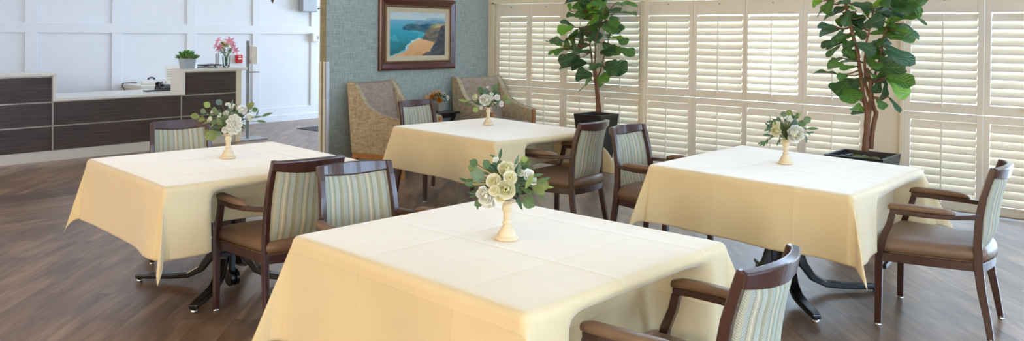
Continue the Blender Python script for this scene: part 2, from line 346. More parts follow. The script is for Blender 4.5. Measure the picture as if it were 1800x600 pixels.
# far end of the entrance hall: a glazed door wall that lets the daylight in
b = MB(); b.box(-12.6, -7.6, 14.0, 14.2, 3.0, 4); b.box(-12.6, -11.9, 14, 14.2, 0, 3); b.box(-8.2, -7.6, 14, 14.2, 0, 3); struct('wall_entrance', b, 'wall_white')
b = MB(); b.box(-11.9, -8.2, 14.06, 14.08, 0, 3); struct('window_11', b, 'window_glass')
# wall behind the camera and right-hand wall with tall windows (out of the picture)
b = MB(); b.box(-12.6, 4.2, -5.2, -5.0, 0, 4); struct('wall_back', b, 'wall_cream')
b = MB(); b.box(4.0, 4.2, -5.2, 8.3, 0, 1.4); b.box(4.0, 4.2, -5.2, 8.3, 3.0, 4)
for y0, y1 in ((-5.2, -3), (-.2, .4), (3.2, 3.8), (6.6, 8.3)): b.box(4.0, 4.2, y0, y1, 1.4, 3.0)
struct('wall_right', b, 'wall_cream')
for k, (y0, y1) in enumerate(((-3, -.2), (.4, 3.2), (3.8, 6.6))):
    b = MB(); b.box(4.1, 4.11, y0, y1, 1.4, 3.0); struct('window_%d' % (12+k), b, 'window_glass')
# shutter wall: header, unseen clerestory windows added above for cool light, posts between the window bays
bays = [(-7.33, -5.10), (-5.10, -2.64), (-2.31, -.9), (-.9, 1.6)]
b = MB()
b.box(XT, 4.2, YS-.03, YS+.25, 1.95, 3.2); b.box(XT, 4.2, YS-.03, YS+.25, 3.85, 4)
b.box(XT, -7.41, YS-.03, YS+.25, 0, 1.95); b.box(-2.64, -2.33, YS-.03, YS+.25, 0, 1.95); b.box(1.6, 4.2, YS-.03, YS+.25, 0, 1.95)
b.box(XT, 4.2, YS+.03, YS+.25, 0, .02)
for x in (XT, -5.15, -2.64, .0, 2.5): b.box(x, x+.18, YS-.03, YS+.25, 3.2, 3.85)
struct('wall_shutters', b, 'casing_paint', bevel=.004)
b = MB()
b.box(-7.41, -7.365, YS-.05, YS+.2, 0, 1.95); b.box(-7.352, -7.33, YS-.035, YS+.2, 0, 1.95)
b.box(-5.128, -5.072, YS-.045, YS+.2, 0, 1.95); b.box(-2.33, -2.296, YS-.05, YS+.2, 0, 1.95)
b.box(-7.41, 1.6, YS-.05, YS-.03, 1.93, 1.96); b.box(-7.36, 1.6, YS+.02, YS+.1, 0, .02)
struct('trim_5', b, 'casing_paint', bevel=.003)
b = MB(); b.box(-7.33, 1.6, YS+.21, YS+.216, 0.02, 1.95)
struct('window_1', b, 'window_glass')
b = MB(); b.box(XT, 4, YS+.1, YS+.106, 3.2, 3.85); struct('window_2', b, 'window_glass')
b = MB(); b.box(-40, 40, YS+.3, 60, -.3, -.12); struct('ground_outside', b, 'wall_cream')

# ---------------------------------------------------------------- plantation shutters
cols = [(-7.29, -6.834), (-6.746, -6.292), (-6.185, -5.75), (-5.63, -5.16), (-5.039, -4.521), (-4.425, -3.896), (-3.837, -3.299), (-3.207, -2.69), (-2.245, -1.698), (-1.596, -1.03)]
edge = [-7.328, -6.79, -6.238, -5.69, -5.13, -5.07, -4.473, -3.866, -3.253, -2.642, -2.294, -1.647, -.95]
ce = [(-7.328, -6.79), (-6.79, -6.238), (-6.238, -5.69), (-5.69, -5.13), (-5.07, -4.473), (-4.473, -3.866), (-3.866, -3.253), (-3.253, -2.642), (-2.294, -1.647), (-1.647, -.95)]
where = ['in the corner behind the back armchair', 'second from the teal wall', 'left of the tall slim fig trunk', 'right of the tall slim fig trunk', 'just right of the mullion post beside the slimmer fig',
         'second from the post, above the right-hand table', 'with daylight glaring through the slats, behind the right-hand flowers', 'behind the left side of the bushier fig', 'right of the bushier fig', 'at the right edge of the photo']
def shutter(i, lo):
    x0, x1 = ce[i]; a, c = cols[i]; x0 += .002; x1 -= .002
    z0, z1 = (.022, .8675) if lo else (.871, 1.929)
    la, lb = (.095, .795) if lo else (.962, 1.765)
    n = 10 if lo else 11
    lab = ('lower' if lo else 'upper')+' louvred cream window shutter '+where[i]
    t = thing('shutter_panel', ((x0+x1)/2, YS, z0), lab, 'shutter', 'cream plantation shutters')
    ox, oz = (x0+x1)/2, z0
    b = MB(); yb, yf = .012, -.022
    b.box(x0-ox, a-ox, yf, yb, 0, z1-z0); b.box(c-ox, x1-ox, yf, yb, 0, z1-z0)
    b.box(a-ox, c-ox, yf+.002, yb-.002, 0, la-z0-.006); b.box(a-ox, c-ox, yf+.002, yb-.002, lb-z0+.004, z1-z0)
    b.build('frame', 'shutter_paint', t, bevel=.003)
    ang = math.radians({6: 40}.get(i, 56) if not lo else 58); pit = (lb-la)/n; b = MB(); dep = .086
    for k in range(n):
        zc = la+pit*(k+.5)-oz
        aa = ang+random.uniform(-.03, .03)
        vs = []
        for x in (a-ox+.003, c-ox-.003):
            for q in range(12):
                th = 2*PI*q/12; ey = dep/2*math.cos(th); ez = .0055*math.sin(th)
                # top edge outward, bottom edge to the room
                vs.append(Vector((x, -.004+ey*math.cos(aa)-ez*math.sin(aa), zc+ey*math.sin(aa)+ez*math.cos(aa))))
        fs = [(q, (q+1) % 12, 12+(q+1) % 12, 12+q) for q in range(12)]
        b.add(vs, fs); b.add(vs, [tuple(range(12))[::-1], tuple(range(12, 24))])
    b.build('louvres', 'shutter_paint', t, smooth=True)
    xc = (a+c)/2-ox+(-.0 if i else 0)
    if i == 0: xc = a-ox+.2
    b = MB(); b.box(xc-.006, xc+.006, -.058, -.048, la-oz+.0, lb-oz-.01)
    for k in range(n): zc = la+pit*(k+.45)-oz; b.box(xc-.003, xc+.003, -.049, -.038, zc-.02, zc-.014)
    b.box(xc-.004, xc+.004, -.058, -.03, la-oz-.035, la-oz+.01)
    b.build('tilt_rod', 'shutter_paint', t, bevel=.002)
    if not lo:
        b = MB(); b.box(xc-.006, xc+.006, -.028, -.018, z1-oz-.05, z1-oz-.035); b.build('magnet_catch', 'steel_grey', t)
for i in range(10):
    shutter(i, False); shutter(i, True)

# ---------------------------------------------------------------- framed seascape on the teal wall
def painting():
    y0, y1, z0, z1 = 6.325, 7.562, 1.10, 1.957
    t = thing('framed_painting', (XT+.004, (y0+y1)/2, z0), 'framed seascape painting of cliffs and beach hanging on the teal wall', 'painting')
    oy = (y0+y1)/2; prof = [(0, 0, .012), (.012, 0, .04), (.03, 0, .05), (.06, 0, .03), (.085, 0, .024), (.09, 0, .0)]
    def ring(d, x): return [Vector((x, y0+d-oy, d)), Vector((x, y1-d-oy, d)), Vector((x, y1-d-oy, z1-z0-d)), Vector((x, y0+d-oy, z1-z0-d))]
    def fr(name, mat, pr, sm=0):
        b = MB(); n = 4; rs = [ring(d, x) for d, x in pr]; vs = [v for r in rs for v in r]; fs = []
        for i in range(len(rs)-1):
            for k in range(4): a = i*4+k; c2 = i*4+(k+1) % 4; fs.append((a, c2, c2+4, a+4))
        b.add(vs, fs); return b.build(name, mat, t)
    fr('frame', 'mahogany', [(0, 0), (0, .03), (.012, .044), (.03, .048), (.05, .036), (.072, .022), (.088, .02)])
    g = fr('gilt_liner', 'gold', [(.088, .02), (.093, .028), (.1, .03), (.106, .024), (.112, .018)])
    b = MB()
    L = (y1-y0)-.2; Hh = (z1-z0)-.2; k = 0
    for s_, n in ((L, 44), (Hh, 30)):
        for e in (0, 1):
            for i in range(n):
                q = -s_/2+s_*(i+.5)/n
                c_ = (0.03, q, .1 if e == 0 else z1-z0-.1) if s_ == L else (.03, (-L/2 if e == 0 else L/2), (z1-z0)/2+q)
                b.lathe([(.001, -.006), (.007, -.003), (.008, .0), (.006, .004), (.001, .006)], 6, c_)
    b.build('beading', 'gold', g, smooth=True)
    fr('linen_mat', 'linen_mat', [(.112, .018), (.16, .013), (.168, .012)])
    # the picture itself: colour per point on a fine grid
    W, Hn = 132, 92; X0, X1 = y0+.16-oy, y1-.16-oy; Z0, Z1 = .16, z1-z0-.16
    rnd = random.Random(4); ph = [(rnd.uniform(3, 30), rnd.uniform(3, 30), rnd.uniform(0, 6)) for _ in range(14)]
    def noise(u, v): return sum(math.sin(a*u+c_+2*math.sin(b_*v)) for a, b_, c_ in ph)/14
    def mixc(a, c_, k): k = min(1, max(0, k)); return tuple(a[i]*(1-k)+c_[i]*k for i in range(3))
    def inp(u, v, poly):
        r = False; n_ = len(poly)
        for i in range(n_):
            (x1, y1_), (x2, y2_) = poly[i], poly[(i+1) % n_]
            if (y1_ > v) != (y2_ > v) and u < (x2-x1)*(v-y1_)/(y2_-y1_)+x1: r = not r
        return r
    P_far = [(.6, .19), (.66, .14), (.8, .12), (1, .13), (1, .24), (.6, .24)]
    P_mid = [(.42, .23), (.5, .19), (.62, .2), (.8, .17), (1, .2), (1, .34), (.42, .3)]
    P_head = [(.22, .40), (.23, .33), (.30, .28), (.42, .27), (.52, .29), (.64, .26), (.8, .27), (.8, .5), (.62, .47), (.5, .43), (.36, .42)]
    P_cliff = [(.74, .30), (1, .27), (1, 1), (.7, 1), (.79, .68), (.57, .61), (.61, .52), (.64, .44), (.70, .38)]
    P_top = [(.72, .31), (.82, .26), (1, .25), (1, .33), (.86, .34), (.76, .37)]
    P_dark = [(.93, .30), (1, .28), (1, 1.1), (.70, 1.1), (.72, .95), (.75, .82), (.82, .68), (.86, .55), (.88, .42)]
    P_rock = [(.56, 1.1), (.58, .96), (.66, .90), (.76, .88), (.76, 1.1)]
    P_sand = [(.52, .60), (.60, .62), (.79, .68), (.80, .72), (.73, .83), (.72, .9), (.58, .97), (.56, 1.1), (-.1, 1.1), (.03, 1.0), (.20, .93), (.31, .86), (.34, .74), (.42, .66)]
    P_surf = [(.52, .57), (.56, .60), (.42, .70), (.36, .80), (.32, .90), (.12, 1.0), (-.02, 1.0), (.14, .92), (.26, .85), (.30, .74), (.38, .65)]
    def col(u, v):   # v from the top
        n = noise(u, v); n2 = noise(v*1.7+.3, u*1.3); u2, v2 = u+.012*n2+.006*math.sin(60*v), v+.012*n+.005*math.sin(70*u)
        if v < .18: c_ = mixc(mixc((176, 200, 210), (222, 216, 204), .5+1.4*n2), (196, 212, 212), v/.18)
        else: c_ = mixc(mixc((120, 182, 200), (44, 158, 176), (v-.18)/.3), (24, 110, 116), (v-.48)/.45+.5*n)
        if .42 < v < .66 and n > .12: c_ = mixc(c_, (92, 196, 204), .55)
        if inp(u2, v2, P_far): c_ = mixc((150, 186, 198), (170, 196, 200), .5+n)
        if inp(u2, v2, P_mid): c_ = mixc((96, 148, 172), (128, 166, 180), .5+2*n)
        if inp(u2, v2, P_head): c_ = mixc((30, 84, 112), (74, 122, 126), .35+2*n)
        if inp(u2, v2, P_surf): c_ = mixc((120, 196, 200), (214, 228, 220), .5+2*n2)
        if inp(u2, v2, P_sand): c_ = mixc(mixc((240, 196, 140), (206, 138, 84), (v-.6)*1.9), (232, 176, 120), .5+2*n)
        if inp(u2, v2, P_cliff): c_ = mixc((92, 96, 88), (142, 122, 98), .5+2.2*n2)
        if inp(u2, v2, P_top): c_ = mixc((196, 174, 122), (150, 150, 104), .5+2*n)
        if inp(u2, v2, P_dark): c_ = mixc((54, 62, 74), (96, 88, 88), .35+1.6*n2)
        if inp(u2, v2, P_rock): c_ = mixc((70, 80, 84), (110, 104, 92), .5+2*n)
        return c_
    b = MB(); vs = []; ti = []
    for j in range(Hn+1):
        for i in range(W+1):
            u, v = i/W, 1-j/Hn; vs.append((.0115, X0+(X1-X0)*u, Z0+(Z1-Z0)*j/Hn)); ti.append(lin(col(u, v)))
    fs = [(j*(W+1)+i, j*(W+1)+i+1, (j+1)*(W+1)+i+1, (j+1)*(W+1)+i) for j in range(Hn) for i in range(W)]
    b.add(vs, fs, None, ti); b.build('canvas', 'painting', t)
painting()

# ---------------------------------------------------------------- reception desk
def desk():
    X = -10.5; t = thing('reception_desk', (X-.4, 4.7, 0), 'long reception desk with dark wood panels and stepped white counter', 'desk')
    ox, oy = X-.4, 4.7
    def B(x0, x1, y0, y1, z0, z1, b): b.box(x0-ox, x1-ox, y0-oy, y1-oy, z0, z1)
    b = MB(); B(X-.30, X-.012, 1.5, 6.33, .0, .70, b); B(X-.29, X-.012, 1.5, 3.93, .7, .99, b); B(X-.29, X-.012, 5.55, 6.4, .7, .99, b); B(X-.78, X-.3, 1.5, 6.3, .66, .70, b); B(X-.78, X-.74, 1.5, 6.3, 0, .66, b); b.build('carcass', 'wall_cream', t)
    g = .007
    for y0, y1 in ((1.5, 3.928), (3.948, 5.515), (5.535, 6.318)):
        zs = [(.125, .402), (.418, .69)]
        if y0 < 2 or y0 > 5: zs = [(.125, .402), (.418, .682), (.698, .985)]
        elif True: zs = [(.125, .402), (.418, .688)]
        for z0, z1 in zs:
            b = MB(); B(X-.012, X+.006, y0, y1, z0, z1, b); b.build('panel', 'dark_laminate', t, bevel=.002)
    b = MB()
    for z in (.41,): B(X-.012, X+.004, 1.5, 6.325, z-g, z+g, b)
    for y0, y1 in ((1.5, 3.93), (5.44, 6.26)): B(X-.012, X+.0045, y0, y1, .69-g, .69+g, b)
    for y in (3.938, 5.525): B(X-.012, X+.008, y-.009, y+.009, .12, .70, b)
    B(X-.012, X+.005, 3.90, 3.935, .70, .995, b); B(X-.012, X+.005, 1.5, 3.93, .985, .997, b); B(X-.012, X+.005, 5.57, 6.325, .985, .997, b); B(X-.012, X+.003, 3.95, 5.52, .688, .70, b)
    b.build('metal_strip', 'aluminium', t)
    b = MB(); B(X-.012, X+.004, 6.328, 6.41, .0, 1.0, b); b.build('end_post', 'casing_paint', t, bevel=.003)
    b = MB(); B(X-.05, X-.004, 1.5, 6.3, 0, .12, b); b.build('kick_plate', 'kick_steel', t)
    b = MB(); B(X-.30, X+.02, 1.5, 3.975, 1.0, 1.038, b); B(X-.30, X+.02, 3.937, 3.975, .735, 1.0, b)
    B(X-.36, X+.02, 3.937, 5.57, .70, .735, b); B(X-.80, X-.36, 1.5, 6.3, .70, .735, b)
    B(X-.30, X+.02, 5.53, 5.57, .735, 1.0, b); B(X-.30, X+.02, 5.53, 6.49, 1.0, 1.038, b)
    b.build('counter_top', 'quartz', t, bevel=.004)
desk()
def back_counter():
    t = thing('work_counter', (-12.0, 6.0, 0), 'low cream work counter against the panelled wall behind the reception desk', 'counter')
    b = MB(); b.box(-.34, .34, -.45, .45, .70, .76); b.build('worktop', 'quartz', t, bevel=.006)
    b = MB(); b.box(-.34, .31, -.42, .42, 0, .70); b.build('cabinet', 'wall_cream', t)
back_counter()
def E(name, x, y, z, label, cat, **k): return thing(name, (x, y, z), label, cat, **k)
# power strip and its cable
t = E('power_strip', -11.95, 5.95, .76, 'white power strip with a coiled blue plug on the work counter', 'power strip')
b = MB(); b.box(-.04, .04, -.26, .2, 0, .05); b.build('body', 'plastic_white', t, bevel=.008)
b = MB()
for k in range(4): b.box(-.045, .0, -.05+k*.06, -.03+k*.06, .048, .052); b.box(.04, .042, -.05+k*.06, -.03+k*.06, .015, .035)
b.build('socket', 'plastic_black', t)
b = MB(); b.tube([(.0, -.12+.05*math.cos(a), .065+.03*math.sin(a)) for a in [PI*k/8 for k in range(9)]], .012, 8); b.build('plug', 'mat_rubber', t, smooth=True)
b = MB(); P = [(-11.95, 5.62, .785), (-12.0, 5.585, .785), (-12.1, 5.555, .78), (-12.2, 5.53, .77), (-12.22, 5.53, .72), (-12.15, 5.535, .68), (-12.0, 5.54, .64)]
b.tube([Vector(p)-Vector((-12.0, 5.55, .6)) for p in P], .008, 8); tag(b.build('power_cable', 'plastic_black', smooth=True, loc=(-12.0, 5.55, .6)), 'dark power cable looping off the end of the work counter', 'cable')
# phone on the lower counter
t = E('desk_phone', -11.02, 5.58, .737, 'black desk telephone beside the raised end of the counter', 'telephone')
b = MB(); b.add([Vector(v) for v in [(-.1,-.12,0),(.1,-.12,0),(.1,.12,0),(-.1,.12,0),(-.1,-.1,.07),(.09,-.1,.03),(.09,.1,.03),(-.1,.1,.07)]], [(3,2,1,0),(4,5,6,7),(0,1,5,4),(1,2,6,5),(2,3,7,6),(3,0,4,7)]); b.build('base', 'plastic_black', t, bevel=.008)
b = MB(); b.rsweep([(-.09, -.085, .075), (-.05, -.085, .105), (.0, -.085, .095), (.07, -.085, .06)], (0, 1, 0), [.05, .035, .035, .05], [.03, .02, .02, .03]); b.build('handset', 'plastic_black', t, bevel=.008)
b = MB()
for i in range(4):
    for j in range(3): x = -.03+i*.025; b.box(x, x+.014, .0+j*.03, .018+j*.03, .055-.22*(x+.03), .062-.22*(x+.03))
b.build('keypad', 'steel_grey', t)
b = MB(); b.box(-.06, .06, -.2, .2, 0, .012); tag(b.build('keyboard_tray', 'plastic_black', bevel=.004, loc=(-10.88, 5.42, .737)), 'thin black tray lying on the lower counter beside the telephone', 'tray')
# notice sheet standing behind the raised counter
t = E('document_holder', -11.78, 6.08, .76, 'pale upright document sheet behind the raised counter end', 'document holder')
b = MB(); M = Matrix.Rotation(-.15, 4, 'Y'); b.box(-.005, .005, -.11, .13, .0, .27, M); b.build('sheet', 'paper', t)
b = MB()
for k in range(7): b.box(.0055, .0062, -.09, .07+.03*math.sin(k*2.2), .06+k*.025, .065+k*.025, M)
b.build('printed_lines', 'steel_grey', t)
b = MB(); b.box(-.05, .05, -.1, .1, 0, .02); b.build('base', 'plastic_white', t)
# succulent planter
def tuft(b, n, R, hgt, tints, lw=.02, L=.06, c=(0, 0, 0), rnd=random):
    for _ in range(n):
        a = rnd.uniform(0, 2*PI); r = R*math.sqrt(rnd.random()); p = Vector((c[0]+r*math.cos(a), c[1]+r*math.sin(a), c[2]+rnd.uniform(0, hgt)))
        d = Vector((math.cos(a)*r/R+rnd.uniform(-.5, .5), math.sin(a)*r/R+rnd.uniform(-.5, .5), rnd.uniform(.1, 1))).normalized()
        leaf(b, p, p+d*L*rnd.uniform(.6, 1.1), lw*rnd.uniform(.8, 1.2), Vector((rnd.uniform(-1, 1), rnd.uniform(-1, 1), 1.2)), 'oval', rnd.choice(tints), 3, 4, rnd=rnd)
PROF = {'fiddle': [(0, .1), (.1, .34), (.22, .5), (.36, .56), (.5, .66), (.64, .9), (.76, 1), (.87, .92), (.95, .6), (1, .12)],
        'round': [(0, .12), (.12, .55), (.3, .9), (.5, 1), (.7, .93), (.87, .62), (1, .08)],
        'oval': [(0, .1), (.2, .6), (.45, 1), (.7, .8), (.9, .35), (1, .04)],
        'lance': [(0, .15), (.2, .7), (.4, 1), (.6, .85), (.8, .5), (1, .03)]}
def prof(kind, t):
    P = PROF[kind]
    for (a, p), (c, q) in zip(P, P[1:]):
        if t <= c: return p+(q-p)*S((t-a)/(c-a))*1.0
    return P[-1][1]
def leaf(b, base, tip, w, nrm, kind, tint, nu=4, nv=8, curl=.12, fold=.18, rnd=random):
    base = Vector(base); tip = Vector(tip); D = tip-base; L = D.length; D.normalize()
    N = Vector(nrm); N = N-D*N.dot(D)
    if N.length < 1e-3: N = D.orthogonal()
    N.normalize(); Sd = D.cross(N); k1 = rnd.uniform(.4, 1.3)*curl; ph = rnd.uniform(0, 6); wav = rnd.uniform(.02, .05)
    def fn(u, v):
        s = (u-.5)*2; ww = prof(kind, v)*w/2
        return base+D*(L*v)+Sd*(s*ww)+N*(fold*abs(s)*ww*1.2-k1*L*(v-.3)**2*1.4+wav*w*math.sin(ph+v*14)*abs(s))
    b.grid(fn, nu, nv, tint, lambda u, v: ((u-.5)*2, v))
G = lambda r, g_, b_: lin((r, g_, b_))
t = E('succulent_planter', -10.57, 5.645, 1.039, 'grey square pot of green succulents on the raised reception counter', 'potted plant')
b = MB(); b.loft([[Vector((sx*w, sy*w, z)) for sx, sy in ((-1,-1),(1,-1),(1,1),(-1,1))] for w, z in ((.070, 0), (.085, .135))]); b.build('pot', 'pot_grey', t, bevel=.006)
b = MB(); tuft(b, 150, .125, .05, [G(90,150,60), G(120,172,76), G(76,130,70), G(150,156,96)], .024, .06, (0, 0, .125)); tuft(b, 60, .07, .05, [G(86,164,66)], .03, .06, (0, 0, .17)); b.build('succulents', 'soft_leaf', t, smooth=True)
t = E('succulent_bowl', -10.755, 5.76, 1.039, 'white round bowl of succulents half hidden behind the grey square pot', 'potted plant')
b = MB(); b.lathe([(.04, 0), (.07, .05), (.085, .12), (.08, .12), (.07, .1)], 24); b.build('bowl', 'plastic_white', t, smooth=True)
b = MB(); tuft(b, 120, .09, .04, [G(110,120,80), G(96,120,60), G(150,100,60)], .024, .05, (0, .03, .12)); b.build('succulents', 'soft_leaf', t, smooth=True)
t = E('laptop', -10.66, 5.99, 1.039, 'closed dark grey laptop stack beside the succulents', 'laptop')
b = MB(); b.box(-.1, .1, -.1, .1, 0, .018); b.build('base', 'steel_grey', t, bevel=.004)
b = MB(); b.box(-.1, .1, -.1, .1, .03, .048, Matrix.Rotation(.04, 4, 'X')); b.build('lid', 'plastic_black', t, bevel=.004)
t = E('sign_holder', -10.66, 6.14, 1.039, 'small clear upright sign holder left of the pink lilies', 'sign holder')
b = MB(); b.box(-.03, .03, -.045, .045, 0, .03); b.build('base', 'plastic_white', t, bevel=.003)
b = MB(); b.box(-.035, .035, -.05, .05, .03, .042); b.build('ledge', 'plastic_black', t)
b = MB(); b.box(-.003, .003, -.035, -.02, .042, .19); b.box(-.003, .003, .0, .01, .042, .2); b.build('upright', 'steel_grey', t)
# pink lilies in a glass vase
def petal_flower(b, c, nrm, R, n, tint_unused=None, up=.35, w=.42, kind='lance', rnd=random):
    c = Vector(c); N = Vector(nrm).normalized(); A = N.orthogonal().normalized(); B_ = N.cross(A); a0 = rnd.uniform(0, 6)
    for k in range(n):
        a = a0+2*PI*k/n; d = (A*math.cos(a)+B_*math.sin(a)+N*up).normalized()
        leaf(b, c, c+d*R, R*w, N-d*.3, kind, (1, 1, 1, 1), 2, 5, curl=.45, fold=.2, rnd=rnd)
def rose(b, c, nrm, R, rnd, layers=4):
    """cupped petals wrapped on growing spheres: closed heart, open outer lips"""
    c = Vector(c); N = Vector(nrm).normalized(); A = N.orthogonal().normalized(); B_ = N.cross(A)
    for L in range(layers):
        q = L/(layers-1); n = 3+L; Rq = R*(.34+.66*q); tm = math.radians(160-62*q)
        for k in range(n):
            a = 2*PI*k/n+L*1.1+rnd.uniform(-.2, .2); wd = 2*PI/n*.68; jit = rnd.uniform(.94, 1.06); tj = tm*rnd.uniform(.92, 1.05)
            def fn(u, v, a=a, wd=wd, Rq=Rq, tj=tj, jit=jit, q=q):
                s_ = (u-.5)*2; e = 1-.22*s_*s_*v; th = tj*(.12+.88*v)*e; aa = a+s_*wd*math.sin(PI*(.25+.5*v))
                rr = Rq*jit*math.sin(th)*(1+.22*q*v**3+.03*s_*s_); hh = -Rq*math.cos(th)*.95-R*.10*q*v**4
                return c+(A*math.cos(aa)+B_*math.sin(aa))*rr+N*hh
            b.grid(fn, 4, 6, None, lambda u, v, q=q: (min(1, q*.8+.25*v*v), v))
t = E('lily_vase', -10.62, 6.245, 1.039, 'glass vase of pink lilies on the raised reception counter', 'vase')
b = MB(); b.loft([[Vector((r*math.cos(2*PI*k/24), r*math.sin(2*PI*k/24), z)) for k in range(24)] for r, z in [(.01, 0), (.045, .002), (.05, .07), (.055, .14), (.068, .17)]], False); b.build('glass', 'vase_glass', t, smooth=True)
b = MB()
rn = random.Random(3)
for _ in range(14): a = rn.uniform(0, 6.3); b.tube([(.02*math.cos(a+2), .02*math.sin(a+2), .02), (.02*math.cos(a), .02*math.sin(a), .15), (.1*math.cos(a), .1*math.sin(a), .27)], .0035, 6)
b.build('stems', 'stem_green', t, smooth=True)
b = MB()
for _ in range(110):
    a = rn.uniform(0, 6.3); r = rn.uniform(.02, .1); p = Vector((r*math.cos(a), r*math.sin(a), rn.uniform(.19, .33)))
    leaf(b, p, p+Vector((math.cos(a), math.sin(a), rn.uniform(-.3, .8))).normalized()*.05, .016, (rn.uniform(-1, 1), rn.uniform(-1, 1), 1), 'lance', rn.choice([G(96,120,60), G(130,146,84), G(76,100,48)]), 2, 4, rnd=rn)
b.build('foliage', 'soft_leaf', t, smooth=True)
RT = Vector((_r.x, _r.y, 0)); TO = Vector((-_F.x, -_F.y, .0)).normalized()   # picture right, towards camera
def loc2(dx, dz, dd=0): return RT*dx+TO*dd+Vector((0, 0, dz))
for x, z, R in ((-.07, .27, .085), (.065, .36, .085), (-.09, .37, .07), (.14, .235, .07), (-.12, .30, .065), (.11, .30, .05)):
    b = MB(); petal_flower(b, loc2(x, z, .05), loc2(x*2, .15, .25), R, 6, rnd=rn); b.build('lily', 'petal_pink', t, smooth=True)
b = MB()
for x, z in ((0, .31), (.03, .33), (-.03, .34)): rose(b, loc2(x, z, .06), loc2(0, .2, 1), .03, rn, 3)
b.build('pale_blooms', 'petal_cream', t, smooth=True)
# hand sanitiser stand
t = E('sanitizer_stand', -10.62, 6.62, 0, 'tall grey pole stand with a white hand sanitizer dispenser beside the desk', 'sanitizer stand')
b = MB(); b.box(-.22, .16, -.2, .2, 0, .02); b.build('base_plate', 'grey_box', t, bevel=.004)
b = MB(); b.box(-.02, .02, -.055, -.02, .02, 1.41); b.build('pole', 'steel_grey', t, bevel=.004)
b = MB(); b.box(-.04, .06, .0, .085, 1.08, 1.335); b.box(-.03, .03, -.02, .0, 1.12, 1.3); b.build('dispenser', 'plastic_white', t, bevel=.012)
b = MB(); b.box(-.05, .06, -.02, .115, .955, .968); b.build('drip_tray', 'steel_grey', t, bevel=.003)
# wall fixtures
t = E('fire_alarm_station', XW+.0, 7.5, 1.09, 'small red fire alarm pull station on the white panelled wall', 'fire alarm')
b = MB(); b.box(-.02, .03, -.055, .055, -.065, .065); b.build('body', 'plastic_red', t, bevel=.006)
b = MB(); b.box(.03, .04, -.03, .03, -.01, .012); b.box(.03, .034, -.02, .02, .03, .045); b.build('pull_bar', 'plastic_white', t, bevel=.002)
t = E('wall_control_box', XW, 8.82, 1.89, 'grey metal control box high on the white wall beside the partition', 'control box')
b = MB(); b.box(.0, .10, -.16, .16, 0, .42); b.build('body', 'grey_box', t, bevel=.01)
b = MB(); b.box(.10, .108, -.15, .15, .012, .41); b.build('cover', 'grey_box', t, bevel=.004)
b = MB(); b.lathe([(.006, 0), (.006, .004), (.001, .004)], 10, (0, 0, 0)); o = b.build('screw', 'steel_grey', t); o.rotation_euler = (0, PI/2, 0); o.location = (.108, .02, .2)
b = MB(); b.tube([(.05, .16, .06), (.06, .22, .07), (.03, .3, .06), (0, .38, .07)], .012, 8); b.build('cable', 'plastic_black', t, smooth=True)
t = E('thermostat', XW, 9.0, 1.37, 'small white wall thermostat at the edge of the partition', 'thermostat')
b = MB(); b.box(0, .06, -.075, .075, 0, .15); b.build('body', 'plastic_white', t, bevel=.01)
b = MB(); b.box(.06, .062, .0, .045, .04, .10); b.build('display', 'steel_grey', t)
t = E('pendant_lamp', -10.5, 6.9, 1.945, 'hanging lamp with a dark pointed finial at the top edge above reception', 'lamp')
b = MB(); b.lathe([(.001, 0), (.008, .012), (.012, .03), (.03, .04), (.012, .055), (.02, .07), (.05, .085), (.02, .1)], 16); b.build('finial', 'stained_wood', t, smooth=True)
b = MB(); b.lathe([(.02, .1), (.22, .14), (.30, .22), (.32, .32), (.31, .32), (.29, .22), (.2, .15)], 28); b.build('glass_bowl', 'lamp_glow', t, smooth=True)
b = MB(); b.tube([(0, 0, .1), (0, 0, 2.05)], .01, 8); b.build('stem', 'stained_wood', t)
b = MB(); b.box(-.28, .5, -.45, .6, 0, .008); tag(b.build('floor_mat', 'mat_rubber', bevel=.003, loc=(-11.0, 8.32, 0)), 'dark floor mat in the entrance hall beside the partition', 'mat')

